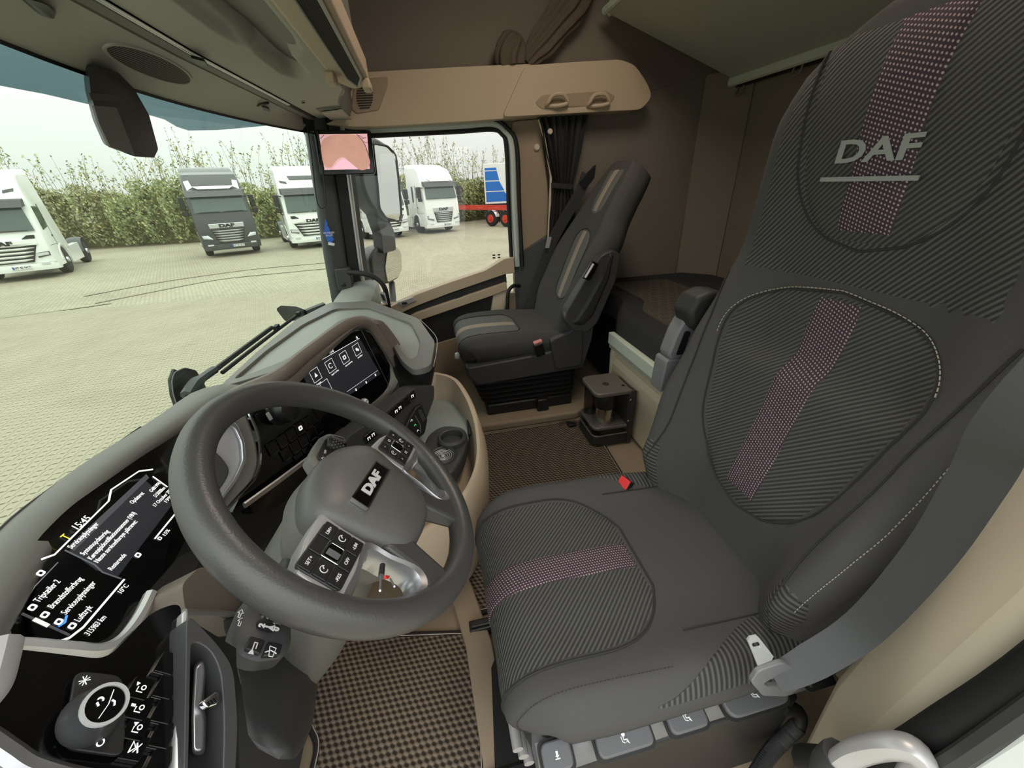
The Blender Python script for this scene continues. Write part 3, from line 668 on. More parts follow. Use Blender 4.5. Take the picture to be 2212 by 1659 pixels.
# ------------------------------------------------------------------ dashboard
da = thing('dashboard', 'wraparound grey dashboard with screens and glossy black switch panels below the windscreen', 'dashboard', (-.2, .45, .3))
def sec(x, yo, zo, yi, zi, dz=.05):
    return [V((x, yo, zo-dz)), V((x, yo, zo-.006)), V((x, yo-.012, zo+.004)), V((x, yo*.6+yi*.4, max(zo, zi)+.012)), V((x, yo*.25+yi*.75, zi+.014)), V((x, yi+.004, zi+.003)), V((x, yi, zi-.014)), V((x, yi+.016, zi-.030))]
ST = ((-1.10, .46, .785, .35, .785), (-.98, .505, .775, .405, .768), (-.86, .548, .765, .467, .752), (-.73, .585, .757, .512, .745), (-.60, .617, .732, .535, .730), (-.50, .637, .712, .546, .712), (-.40, .655, .684, .545, .696), (-.30, .668, .655, .50, .700), (-.22, .672, .640, .455, .705))
hood = mk('hood_pad', loft([sec(*s) for s in crom([V((0, 0, 0))]*2, 1) and ST]), 'dash_grey', da, ang=60, sub=1)
mk('pad_groove', tube(crom([V((x, yo*.72+yi*.28, max(zo, zi)+.0045)) for x, yo, zo, yi, zi in ST[:7]], 5), .0022, 5), 'dark_plastic', hood)
# lower body behind everything
body = mk('body', loft([[V((x, wsy(x)-.06, .05)), V((x, wsy(x)-.06, .54)), V((x, yt-.02, .55)), V((x, yt-.04, .48)), V((x, .40, .30)), V((x, .40, .05))] for x, yt in ((-1.10, .52), (-.60, .56), (.0, .50), (.50, .45), (1.06, .45))]), 'dark_plastic', da)
# ---- instrument cluster
Cf = Frame(P(215, 1235, y=.455), (1, -.02, 0), (0, .60, .80))
cl = mk('cluster_recess', prism(rpoly([Cf.px(x, y, -.012) for x, y in ((15, 1300), (75, 1170), (150, 1095), (300, 990), (420, 915), (520, 900), (530, 960), (420, 1130), (330, 1300), (230, 1420), (30, 1410))], .02), Cf.n*-.05), 'gloss_black', da)
Sf = lambda x, y, w=.0: Cf.px(x, y, w)
scr = mk('cluster_screen', prism(rpoly([Sf(x, y) for x, y in ((62, 1330), (100, 1205), (345, 1014), (392, 1040), (345, 1270), (205, 1405), (80, 1390))], .015), Cf.n*-.006), 'screen_black', da)
mk('screen_panel', prism([Sf(x, y, .0004) for x, y in ((150, 1190), (312, 1036), (372, 1090), (255, 1245), (208, 1232))], Cf.n*.0003), 'screen_panel', scr)
mk('title_band', prism([Sf(x, y, .0008) for x, y in ((148, 1180), (316, 1024), (322, 1032), (160, 1190))], Cf.n*.0002), 'screen_grey', scr)
def rule(pts, r=.0011, m='white_mark'):
    mk('screen_line', tube([Sf(x, y, .001) for x, y in pts], r, 4), m, scr)
rule([(90, 1208), (118, 1198), (235, 1082), (240, 1058), (300, 1018), (330, 1014)], .0013)
rule([(140, 1188), (205, 1220), (222, 1236), (262, 1250)], .0010, 'screen_grey')
rule([(330, 1029), (362, 1052)], .0010); rule([(268, 1252), (180, 1355), (150, 1378), (112, 1392)], .0016); rule([(335, 1163), (380, 1108)], .0015)
rule([(125, 1215), (75, 1267), (58, 1292)], .0008, 'screen_grey'); rule([(47, 1325), (150, 1372)], .0012, 'screen_grey'); rule([(73, 1337), (105, 1352)], .0018, 'white_mark')
def ctext(s, x0, y0, x1, y1, size, m='white_mark'):
    a, b = Sf(x0, y0, .0012), Sf(x1, y1, .0012); f = Frame(a, b-a, Cf.ey)
    o = text('screen_text', s, f, size*.74, m, scr, ext=.0002, off=.00004)
    ln = (b-a).length; wd = max((v.co-a).dot(f.ex) for v in o.data.vertices); k = ln/wd
    for v in o.data.vertices:
        q = v.co-a; v.co = a + f.ex*q.dot(f.ex)*k + f.ey*q.dot(f.ey) + f.n*q.dot(f.n)
    return o
ctext('15:45', 159, 1143, 192, 1117, .016); ctext('T', 139, 1164, 147, 1157, .018, 'yellow_mark')
ctext('Serviceoplysninger', 150, 1184, 210, 1130, .0115); ctext('Systemopdatering', 177, 1198, 233, 1146, .0110)
ctext('Køretøjsidentifikationsnummer (VIN)', 193, 1208, 291, 1107, .0110); ctext('Næste serviceeftersyn påkrævet:', 207, 1215, 294, 1125, .0110)
ctext('Resterende', 237, 1231, 270, 1197, .0110); ctext('Opdateret', 283, 1087, 309, 1064, .0110)
ctext('G481994', 325, 1062, 345, 1043, .0100); ctext('515000km', 334, 1073, 355, 1053, .0100); ctext('17 October 2027', 332, 1094, 372, 1055, .0100); ctext('1990', 356, 1086, 372, 1070, .0100)
ctext('Triptæller 2', 78, 1300, 126, 1254, .0125); ctext('Brændstofforbrug', 108, 1313, 175, 1248, .0125); ctext('Serviceoplysninger', 137, 1326, 203, 1257, .0125); ctext('Lufttryk', 166, 1342, 196, 1309, .0125)
ctext('315983 km', 187, 1372, 226, 1331, .0120); ctext('10°C', 257, 1282, 275, 1263, .0110); ctext('15%', 353, 1158, 365, 1144, .0095)
for x, y in ((70, 1312), (97, 1328), (127, 1343), (156, 1352), (345, 1163), (88, 1238), (298, 1199)):
    f = Frame(Sf(x, y, .0012), Cf.ex, Cf.ey); k = .0034 if x < 300 else .0026
    mk('screen_icon', framering(frect(f, -k, k, -k, k, k*.7), frect(f, -k*.45, k*.45, -k*.45, k*.45, k*.3), f.n*.0003), 'white_mark', scr)
mk('blue_bracket', tube([Sf(x, y, .0012) for x, y in ((127, 1353), (140, 1345), (144, 1330))], .0012, 4), 'blue_mark', scr)
# silver lip under the screen, dark tray edge
mk('cluster_lip', tube(crom([Sf(x, y, .012) for x, y in ((20, 1400), (70, 1402), (150, 1408), (215, 1410), (262, 1385), (300, 1335), (325, 1285))], 5), .0075, 8, flat=.012), 'silver_paint', da)
mk('cluster_shelf', prism(rpoly([Sf(x, y, .004) for x, y in ((180, 1402), (240, 1375), (300, 1300), (390, 1200), (440, 1180), (420, 1240), (330, 1330), (240, 1425))], .006), Cf.n*-.03), 'black_plastic', da)
# silver air vent beside the wheel
Vf = Frame(P(510, 1000, y=.40), (.86, -.5, 0), (-.05, .45, .85))
vo = [Vf.px(x, y, .008) for x, y in ((405, 1010), (425, 925), (475, 905), (508, 915), (525, 955), (528, 1000), (512, 1035), (440, 1130), (400, 1120))]
vi = [Vf.px(x, y, .008) for x, y in ((415, 1015), (434, 940), (478, 918), (503, 927), (517, 958), (519, 998), (504, 1030), (440, 1118), (408, 1110))]
vb = mk('vent_surround', prism(rpoly([Vf.px(x, y, -.004) for x, y in ((390, 1030), (420, 915), (480, 885), (530, 882), (555, 950), (562, 1000), (548, 1040), (440, 1160), (390, 1140))], .012), Vf.n*-.05), 'dash_grey', da, bevel=.006)
mk('vent_ring', framering(rpoly(vo, .008), rpoly(vi, .008), Vf.n*.007), 'satin_silver', vb, bevel=.002)
mk('vent_bowl', prism(rpoly([Vf.px(x, y, .001) for x, y in ((415, 1015), (434, 940), (478, 918), (503, 927), (517, 958), (519, 998), (504, 1030), (440, 1118), (408, 1110))], .008), Vf.n*.005), mat('vent_silver', (178, 177, 182), .4, metal=.4), vb)
mk('vent_cap', prism(rpoly([Vf.px(x, y, .007) for x, y in ((405, 1040), (430, 972), (450, 966), (478, 990), (493, 1014), (490, 1030), (440, 1108), (405, 1095))], .012), Vf.n*.006), 'dark_plastic', vb, bevel=.003)
mk('vent_trim', tube(crom([Vf.px(x, y, .003) for x, y in ((534, 885), (556, 935), (562, 985), (552, 1030), (500, 1090), (455, 1150))], 5), .003, 6), 'chrome', vb)
# ---- centre display
Df = Frame((-.25, .37, .725), (.31, -.13, .003), (-.025, .05, .18))
D = lambda x, y, w=0.0: Df.px(x, y, w)
cp = mk('centre_panel', prism(rpoly([D(x, y, -.004) for x, y in ((538, 905), (640, 798), (737, 722), (785, 712), (808, 724), (843, 790), (836, 838), (785, 888), (640, 1010), (530, 1100), (500, 1110), (556, 1000), (560, 950))], .008), Df.n*-.03), 'gloss_black', da)
ds_ = mk('centre_screen', prism([D(x, y) for x, y in ((628, 800), (778, 716), (835, 800), (757, 862), (690, 905))], Df.n*-.004), 'screen_black', cp)
mk('screen_field', prism([D(x, y, .0004) for x, y in ((650, 803), (776, 730), (822, 808), (760, 850), (690, 885))], Df.n*.0002), 'screen_panel', ds_)
def dl(pts, r=.0008): mk('screen_line', tube([D(x, y, .001) for x, y in pts], r, 4), 'white_mark', ds_)
dl([(650, 803), (776, 731)]); dl([(750, 846), (816, 800)], .0005)
def dtext(s, x0, y0, x1, y1, size):
    a, b = D(x0, y0, .0012), D(x1, y1, .0012); f = Frame(a, b-a, Df.ey)
    o = text('screen_text', s, f, size, 'white_mark', ds_, ext=.0002, off=.00004)
    wd = max((v.co-a).dot(f.ex) for v in o.data.vertices); k = (b-a).length/wd
    for v in o.data.vertices:
        q = v.co-a; v.co = a + f.ex*q.dot(f.ex)*k + f.ey*q.dot(f.ey) + f.n*q.dot(f.n)
dtext('Ons. 22 Okt.', 649, 799, 668, 788, .010); dtext('15:45', 711, 763, 721, 757, .010)
for i, (x, y, s) in enumerate(((682, 810, 'Køretøj'), (714, 790, 'Apple CarPlay'), (744, 772, 'Kørevejledning'), (771, 755, 'Indstillinger'), (704, 835, ''))):
    f = Frame(D(x, y, .001), Df.ex, Df.ey); k = .017
    if i < 4 or True:
        mk('tile_frame', framering(frect(f, -k, k, -k, k), frect(f, -k+.0011, k-.0011, -k+.0011, k-.0011), f.n*.0003), 'white_mark', ds_)
    if i == 0: mk('tile_icon', prism([f.at(-.006, -.005), f.at(.006, -.005), f.at(0, .007)], f.n*.0003), 'white_mark', ds_)
    elif i == 1: mk('tile_icon', tube([f.at(.007*math.cos(a), .007*math.sin(a)) for a in lin(.7, 5.6, 14)], .0011, 4), 'white_mark', ds_)
    elif i == 2: mk('tile_icon', framering(frect(f, -.007, .007, -.006, .006, .003), frect(f, -.003, .003, -.003, .003, .001), f.n*.0003), 'white_mark', ds_)
    elif i == 3: mk('tile_icon', cat(lathe([(0, 0), (.005, .0001), (.005, .0004), (0, .0005)], f.at(-.001, .001), f.n, 12), lathe([(0, 0), (.004, .0001), (.004, .0004), (0, .0005)], f.at(.005, -.003), f.n, 12)), 'white_mark', ds_)
    if s:
        q = f.at(-.013, -k-.007); g = Frame(q, Df.ex, Df.ey); text('screen_text', s, g, .0062, 'white_mark', ds_, ext=.0002, off=.00003)
for x, y in ((769, 842), (791, 826), (811, 810), (771, 729)):
    f = Frame(D(x, y, .001), Df.ex, Df.ey); mk('screen_icon', plate(f, -.003, .003, -.0038, .0038, 0, .0004, .001), 'white_mark', ds_)
mk('screen_split', tube([D(780, 712, .001), D(842, 838, .001)], .0008, 4), 'dash_grey', cp)
# volume roller (white ribbed) under the screen
rk = mk('volume_roller', lathe([(.0, 0), (.008, .0), (.009, .003), (.009, .014), (.007, .018), (.004, .016), (0, .015)], D(783, 866, -.002), -Df.ex*.2+Df.ey*-.2+Df.n*.95, 18), 'white_print', cp)
mk('roller_ribs', cat(*[tube([D(783, 866, .0)+(Df.ex*math.cos(a)+Df.ey*math.sin(a))*.009+Df.n*.001, D(783, 866, .0)+(Df.ex*math.cos(a)+Df.ey*math.sin(a))*.009+Df.n*.012], .0006, 4) for a in lin(0, 5.6, 14)]), 'dark_plastic', rk)
# bezel: thick grey ridge over the screen, running on as a frame round it
rp = [(-.36, .515, .690), (-.33, .46, .715)] + [D(x, y, .004) for x, y in ((600, 815), (660, 768), (735, 712), (770, 697), (800, 703), (830, 746), (856, 786))]
mk('bezel_ridge', tube(crom([V(q) for q in rp], 5), .015, 10, flat=.019), 'dash_brown', da)
bo = [D(x, y, -.03) for x, y in ((560, 838), (735, 706), (785, 696), (816, 708), (866, 785), (872, 850), (805, 915), (640, 1032), (560, 1010))]
bi = [D(x, y, -.03) for x, y in ((590, 860), (737, 724), (783, 714), (805, 726), (841, 792), (836, 838), (786, 886), (640, 1000), (580, 980))]
k_ = len(bo)
fo_, fi_ = crom(bo[:8], 4), crom(bi[:8], 4)
mk('bezel_frame', loft([[a, a+Df.n*.040, a.lerp(b, .5)+Df.n*.046, b+Df.n*.036, b] for a, b in zip(fo_, fi_)]), 'dash_brown', da, ang=50)
ca, cb_, cc, cd_ = D(862, 782, .008), D(868, 850, .008), P(899, 772, z=.596), P(895, 838, z=.47)
mk('bezel_cheek', hexa([ca, cb_, cd_, cc], [q+V((.03, .03, -.01)) for q in (ca, cb_, cd_, cc)]), 'dash_brown', da, bevel=.006)
mk('panel_strip', tube([D(x, y, .012) for x, y in ((528, 1092), (600, 1040), (700, 965), (760, 922))], .0045, 8, flat=.007), 'satin_silver', da)
mk('panel_lip', prism(rpoly([D(x, y, .003) for x, y in ((540, 1085), (620, 1030), (760, 925), (790, 940), (690, 1030), (590, 1100), (545, 1110))], .004), Df.n*-.03), 'gloss_black', da)
# parking brake knob and switch rows
kb = mk('brake_knob', lathe([(.034, -.006), (.034, .0), (.028, .003), (.030, .012), (.031, .024), (.026, .036), (.012, .042), (0, .043)], D(602, 888, -.003), Df.n, 26), 'black_plastic', cp)
mk('knob_mark', cat(fbox(Frame(D(579, 897, .010), Df.ex, Df.ey), -.004, .004, -.012, .006, 0, .003), fbox(Frame(D(574, 882, .008), Df.ex, Df.ey), -.002, .002, -.002, .003, 0, .003)), 'alu', kb)
kf = Frame(D(661, 914, 0), D(690, 893, 0)-D(661, 914, 0), Df.ey)
for r, (dx, n) in enumerate(((-.112, 5), (-.100, 5), (-.085, 4))):
    for c in range(n):
        f = kf.shift(dx+.030*c + .012*r, -.032*r-.002, -.004)
        b = mk('switch', plate(f, -.0138, .0138, -.0148, .0148, 0, .004, .002), 'gloss_black', cp, bevel=.001)
        mk('switch_edge', fbox(f, -.010, .010, -.0146, -.0132, .004, .0046), 'dark_plastic', b)
        if (r, c) == (0, 4) or (r, c) == (0, 3):
            if c == 3: mk('switch_icon', framering(frect(f, -.006, .006, -.0055, .0055, .003, .0042), frect(f, -.002, .002, -.002, .002, .001, .0042), f.n*.0004), 'white_mark', b)
# ---- dash top over the middle: a shallow tray with a raised rim
zt = .60
ro = [P(x, y, z=zt+.012) for x, y in ((470, 838), (560, 755), (640, 690), (716, 652), (800, 649), (905, 688), (940, 738), (931, 790), (893, 800), (868, 780), (848, 745), (815, 700), (780, 688), (735, 698), (600, 800))]
ri = [P(x, y, z=zt+.012) for x, y in ((500, 822), (575, 757), (655, 700), (724, 666), (795, 663), (888, 697), (908, 735), (902, 768), (886, 776), (872, 762), (850, 728), (818, 690), (780, 680), (735, 690), (620, 776))]
ro, ri = rpoly(ro, .035), rpoly(ri, .035)
mk('tray_rim', framering(ro, ri, (0, 0, -.022)), 'dash_grey', da, bevel=.006, seg=3)
mk('tray_floor', prism([q-V((0, 0, .012)) for q in ri], (0, 0, -.02)), 'dash_top_lit', da)
pod = [P(x, y, z=zt) for x, y in ((716, 652), (800, 649), (905, 688), (940, 738), (931, 790), (893, 800))]
pd_ = rpoly([V((.22, .5, zt-.01))]+pod+[V((.20, .20, zt-.01))], .05)
lowc = V((.22, .30, 0))
mk('pod_side', loft([[V((q.x, q.y, zt-.012)) for q in pd_], [V((q.x+(lowc.x-q.x)*.00, q.y, zt-.05)) for q in pd_], [V((q.x+(lowc.x-q.x)*.12, q.y+(lowc.y-q.y)*.12, zt-.16)) for q in pd_], [V((q.x+(lowc.x-q.x)*.35, q.y+(lowc.y-q.y)*.35, zt-.30)) for q in pd_]]), 'black_plastic', da, ang=60)
mk('pod_bead', tube(crom([P(x, y, z=zt-.012)+V((.0, -.004, 0)) for x, y in ((905, 690), (936, 722), (942, 745), (934, 792))], 5), .0014, 6), 'frame_pale', da)
# passenger side of the dash top
mk('passenger_top', loft([[V((x, wsy(x)-.04, z-.05)), V((x, wsy(x)-.05, z)), V((x, y2+.03, z+.012)), V((x, y2, z)), V((x, y2-.01, z-.10)), V((x, y2+.05, z-.25))] for x, z, y2 in ((.80, .57, .33), (.88, .625, .31), (.96, .665, .285), (1.03, .678, .28), (1.08, .66, .28))]), 'dash_top_lit', da, ang=45, sub=1)
pv = mk('passenger_vent', prism(rpoly([P(x, y, x=.90) for x, y in ((818, 628), (832, 632), (838, 658), (826, 652))], .006), (-.012, 0, 0)), 'silver_paint', da, bevel=.003)
mk('vent_slot', prism([P(x, y, x=.886) for x, y in ((821, 634), (829, 637), (833, 651), (827, 648))], (-.003, 0, 0)), 'black_plastic', pv)
# ---- end of the console facing the middle: lip, switches, climate pad
Ef = Frame(P(885, 870, y=.11), (.75, -.66, 0), (-.10, .25, .95))
E_ = lambda x, y, w=0.0: Ef.px(x, y, w)
ep = mk('end_panel', prism(rpoly([E_(x, y) for x, y in ((872, 858), (897, 838), (938, 832), (938, 860), (905, 950), (860, 960), (790, 960), (740, 990), (700, 1010), (760, 938), (815, 905))], .012), Ef.n*-.06), 'dark_plastic', da, bevel=.005)
def esw(x, y, icon=True, sz=.013, m='gloss_black'):
    f = Frame(E_(x, y, .003), Ef.ex, Ef.ey); b = mk('switch', plate(f, -sz, sz, -sz*.9, sz*.9, -.003, .002, .002), m, ep, bevel=.001)
    if icon: mk('switch_icon', cat(fbox(f, -.005, .005, .001, .003, .002, .0026), fbox(f, -.005, -.003, -.005, .003, .002, .0026), fbox(f, .002, .004, -.005, .003, .002, .0026)), 'white_mark', b)
for x, y, i in ((890, 855, 1), (878, 868, 0), (863, 880, 1), (855, 888, 1), (843, 898, 0), (805, 938, 1), (796, 946, 1)): esw(x, y, i)
cpad = mk('climate_pad', prism(rpoly([E_(x, y, .004) for x, y in ((893, 880), (905, 872), (918, 905), (912, 935), (880, 960), (868, 930), (878, 905))], .006), Ef.n*.012), 'black_plastic', da, bevel=.003)
for x, y in ((889, 908), (897, 918), (903, 930)):
    f = Frame(E_(x, y, .0165), Ef.ex, Ef.ey); mk('pad_icon', cat(tube([f.at(-.004, -.002), f.at(0, .003), f.at(.004, -.002)], .0008, 4)), 'green_mark' if y == 918 else 'white_mark', cpad)
mk('pad_groove', tube([E_(x, y, .0165) for x, y in ((897, 898), (908, 918), (909, 935))], .0012, 5), 'dash_grey', cpad)
mk('pad_flap', prism(rpoly([E_(x, y, .016) for x, y in ((902, 886), (909, 884), (918, 905), (912, 912))], .003), Ef.n*.003), 'dark_plastic', cpad)
mk('stalk_panel', prism(rpoly([D(x, y, .004) for x, y in ((735, 950), (830, 915), (860, 930), (790, 990), (745, 1060), (700, 1060))], .008), Df.n*-.03), 'dash_brown', da, bevel=.003)
# ---- light switch panel on the door side
Lf = Frame(P(215, 1530, y=.285), (1, -.03, .0), (0, .62, .78))
Lx = lambda x, y, w=0.0: Lf.px(x, y, w)
lp = mk('light_panel', prism(rpoly([Lx(x, y, -.004) for x, y in ((-60, 1680), (-50, 1470), (15, 1400), (90, 1408), (230, 1425), (330, 1320), (392, 1300), (388, 1450), (376, 1720), (60, 1730))], .01), Lf.n*-.03), 'gloss_black', da)
mk('panel_trim', tube(crom([Lx(x, y, .004) for x, y in ((-40, 1520), (-8, 1480), (8, 1430), (20, 1380))], 5), .006, 8, flat=.010), 'silver_paint', lp)
mk('panel_trim', tube(crom([Lx(x, y, .004) for x, y in ((-60, 1580), (-20, 1605), (20, 1632), (70, 1662), (180, 1690), (300, 1700))], 5), .007, 8, flat=.012), 'satin_silver', lp)
mat('knob_grey', (74, 74, 76), .35, metal=.4)
kp = mk('knob_plate', prism(rpoly([Lx(x, y, .0) for x, y in ((158, 1452), (262, 1462), (268, 1560), (262, 1640), (132, 1622), (140, 1560))], .008), Lf.n*.003), 'black_plastic', lp, bevel=.001)
kc = Lx(197, 1548, .003); ks = .60
kn = mk('light_knob', lathe([(a*ks, b*ks*.72) for a, b in ((.031, .0), (.030, .006), (.026, .014), (.0225, .032), (.0225, .040), (.020, .042))], kc, Lf.n, 28, cap=False), 'knob_grey', kp)
mk('knob_ring', lathe([(a*ks, b*ks*.72) for a, b in ((.0226, .039), (.0226, .045), (.0190, .045), (.0190, .039))], kc, Lf.n, 28, cap=False), 'alu', kn)
mk('knob_face', lathe([(a*ks, b*ks*.72) for a, b in ((.0192, .041), (.018, .043), (0, .0435))], kc, Lf.n, 28), 'gloss_black', kn)
ff = _S(kc+Lf.n*.0193, Lf.ex, Lf.ey)
mk('knob_icons', cat(tube([ff.at(.002+.003*math.cos(a), .008+.003*math.sin(a)) for a in lin(-1.5, 1.5, 7)], .0006, 4), tube([ff.at(-.004, .006), ff.at(-.001, .010)], .0006, 4), tube([ff.at(.0, -.010), ff.at(.004, -.008), ff.at(.005, -.004)], .0006, 4), tube([ff.at(-.016, -.002), ff.at(.0, -.003), ff.at(.016, .001)], .0003, 4)), 'white_mark', kn)
text('knob_letter', 'A', Frame(Lx(155, 1592, .0034), Lf.ex, Lf.ey), .0085, 'green_mark', kp, off=.0002, align='CENTER'); text('knob_letter', 'O', Frame(Lx(218, 1604, .0034), Lf.ex, Lf.ey), .0065, 'white_mark', kp, align='CENTER')
sf = _S(Lx(183, 1470, .0034), Lf.ex, Lf.ey); mk('plate_icon', cat(*[tube([sf.at(-.006*math.cos(a), -.006*math.sin(a)), sf.at(.006*math.cos(a), .006*math.sin(a))], .0003, 4) for a in (0.2, .9, 2.0, 2.6)]), 'white_mark', kp)
for c, (x0, x1) in enumerate(((297, 280), (355, 342))):
    for r in range(4 if c == 0 else 5):
        y = (1493+43*r) if c == 0 else (1440+52*r); x = x0+(x1-x0)*r/3.6
        f = Frame(Lx(x, y, -.004), Lf.ex, Lf.ey); b = mk('switch', plate(f, -.0074 if c == 0 else -.0088, .0074 if c == 0 else .0088, -.0075, .0075, 0, .005, .001), 'gloss_black', lp, bevel=.0006)
        mk('switch_edge', fbox(f, -.0074, -.0068, -.0065, .0065, .005, .0052), 'dark_plastic', b)
        if c == 0:
            g = _S(f.at(0, 0, .0054), f.ex, f.ey)
            ic = [tube([g.at(.001+.0028*math.cos(a), -.003+.0028*math.sin(a)) for a in lin(0, 6.28, 10)], .0004, 4), tube([g.at(-.005, -.004), g.at(-.005, .004), g.at(.001, .004)], .0004, 4)]
            if r == 0: ic.append(prism([g.at(.001, .007), g.at(.005, .004), g.at(.006, .009)], g.n*.0003))
            if r == 1: ic += [tube([g.at(.0, .006+.001*k), g.at(.003, .007+.001*k)], .0005, 4) for k in (0, 2, 4)]
            if r == 2: ic.append(prism([g.at(.001, .003), g.at(.006, .001), g.at(.005, .007)], g.n*.0003))
            if r == 3: ic = [tube([g.at(-.006, .005), g.at(.006, .005), g.at(.0, -.001), g.at(-.006, .005)], .0005, 4), tube([g.at(-.005, -.006), g.at(.005, .0)], .0005, 4), tube([g.at(.005, -.006), g.at(-.005, .0)], .0005, 4)]
            mk('switch_icon', cat(*ic), 'white_mark', b)
# silver upright and the storage pocket between the switch panel and the column
mk('upright_strip', prism([Lx(x, y, .006) for x, y in ((396, 1318), (410, 1316), (402, 1520), (392, 1740), (374, 1740), (386, 1520))], Lf.n*-.02), 'silver_paint', da, bevel=.003)
Kf = Frame(P(440, 1500, y=.235), (1, 0, .1), (0, .55, .83))
K = lambda x, y, w=0.0: Kf.px(x, y, w)
pk_ = mk('pocket_frame', framering(rpoly([K(x, y) for x, y in ((404, 1322), (470, 1390), (505, 1440), (515, 1560), (505, 1760), (396, 1760))], .012), rpoly([K(x, y) for x, y in ((412, 1380), (455, 1402), (478, 1450), (485, 1560), (480, 1740), (405, 1740))], .012), Kf.n*-.03), 'dark_plastic', da, bevel=.004)
mk('pocket_back', prism([K(x, y, -.025) for x, y in ((396, 1330), (510, 1400), (520, 1760), (390, 1760))], Kf.n*-.01), 'black_plastic', pk_)
mk('pocket_lever', loft([rpoly([K(x, y, -.020) for x, y in ((418, 1432), (440, 1418), (446, 1440), (440, 1520), (446, 1550), (443, 1632), (414, 1632), (412, 1540))], .005), rpoly([K(x, y, -.006) for x, y in ((422, 1440), (438, 1428), (441, 1445), (435, 1520), (440, 1555), (438, 1622), (417, 1624), (416, 1545))], .005)]), 'satin_silver', pk_, bevel=.002)
ky = mk('pocket_tab', prism(rpoly([K(x, y, .002) for x, y in ((436, 1515), (468, 1492), (476, 1500), (473, 1520), (446, 1530))], .004), Kf.n*-.006), 'chrome', pk_, bevel=.001)
mk('tab_ribs', cat(*[tube([K(446+6*k, 1518-4*k, .003), K(452+6*k, 1526-4*k, .003)], .0006, 4) for k in range(4)]), 'black_plastic', ky)
# knee panel and column cover
mk('knee_panel', prism(rpoly([P(x, y, y=.36) for x, y in ((392, 1262), (430, 1225), (560, 1225), (600, 1330), (540, 1345), (400, 1320))], .01), (0, .05, -.02)), 'dash_brown', da, bevel=.005)
mk('knee_bead', tube([P(x, y, y=.35) for x, y in ((398, 1322), (470, 1324), (545, 1332))], .004, 6), 'dash_grey', da)
mk('lower_cover', loft([[V(q) for q in r] for r in (
    [P(410, 1325, y=.34), P(560, 1335, y=.32), P(700, 1300, y=.36), P(720, 1250, y=.46), P(430, 1260, y=.46)],
    [P(480, 1420, y=.30), P(620, 1440, y=.28), P(705, 1380, y=.33), P(720, 1300, y=.46), P(500, 1330, y=.46)],
    [P(505, 1560, y=.24), P(640, 1560, y=.22), P(672, 1500, y=.28), P(700, 1400, y=.42), P(520, 1440, y=.42)],
    [P(505, 1760, y=.16), P(660, 1760, y=.14), P(690, 1640, y=.22), P(690, 1500, y=.40), P(520, 1560, y=.40)])]), 'dark_plastic', da, ang=50, sub=1)
# ---- beige console beside the passenger foot space, with tray and cup holders
co = thing('console', 'beige curved console with a grey tray and two cup holders beside the dashboard', 'console', P(1000, 1000, z=.0))
rim = crom([P(928, 806, z=.48), P(950, 806, z=.475), P(985, 818, z=.465), (P(1012, 855, z=.45)), P(1030, 900, z=.435), P(1038, 950, z=.42), P(1036, 1000, z=.405), P(1018, 1050, z=.39), P(985, 1095, z=.375), P(930, 1140, z=.36), P(860, 1180, z=.35)], 5)
cen = V((-.05, .22, 0))
rings = []
for i, q in enumerate(rim):
    d = (cen-V((q.x, q.y, 0))).normalized()
    rings.append([q+d*.045-V((0, 0, .13)), q+d*.022-V((0, 0, .06)), q+d*.014, q+d*.004+V((0, 0, .003)), q-d*.004-V((0, 0, .004)), q-d*.020-V((0, 0, .08)), q-d*.016-V((0, 0, .18)), q+d*.03-V((0, 0, q.z-.02))])
mk('console_wall', loft(rings), 'beige', co, ang=60)
tz = .375
mk('tray_liner', prism(rpoly([P(x, y, z=tz) for x, y in ((900, 862), (935, 843), (985, 852), (1006, 885), (1013, 945), (985, 985), (900, 960))], .02), (0, 0, -.02)), mat('tray_rubber_lit', (140, 148, 144), .45, grain=.2), co, bevel=.004)  # greenish sky sheen is put into the tray rubber colour
mk('tray_lip', tube(crom([P(x, y, z=tz+.004) for x, y in ((915, 846), (945, 840), (986, 850), (1008, 884), (1015, 940))], 5), .006, 6), 'black_plastic', co)
mk('console_floor', prism([V((q.x+(cen.x-q.x)*.10, q.y+(cen.y-q.y)*.10, .30)) for q in rim]+[V((-.4, .3, .30)), V((.1, .3, .30))], (0, 0, -.03)), 'beige_dark', co)
c1, c2 = P(976, 945, z=.40), P(957, 982, z=.39)
def cup(o, r, dp):
    return lathe([(r*1.28, -.03), (r*1.28, .0), (r*1.12, .006), (r, .004), (r*.94, -dp), (0, -dp)], o, (0, 0, 1), 30, cap=False)
hl_ = mk('cup_holder', cup(c1, .036, .05), 'dark_plastic', co); h2_ = mk('cup_holder', cup(c2+V((0, 0, -.002)), .033, .012), 'dark_plastic', co)
mk('holder_deck', prism(rpoly([P(x, y, z=.385) for x, y in ((925, 938), (955, 918), (1000, 922), (1012, 940), (1000, 985), (975, 1025), (935, 1018), (905, 985))], .03), (0, 0, -.05)), 'dark_plastic', co, bevel=.006)
cb_ = c2+V((0, 0, -.008))
for k in range(5): mk('coaster_ring', tube([cb_+V((.0065*(k+1)*math.cos(a), .0065*(k+1)*math.sin(a), .004)) for a in lin(0, 2*PI*35/36, 36)], .0016, 5, True), 'silver_paint', h2_)
mk('coaster_boss', lathe([(.004, 0), (.004, .005), (0, .006)], cb_, n=12), 'alu', h2_)
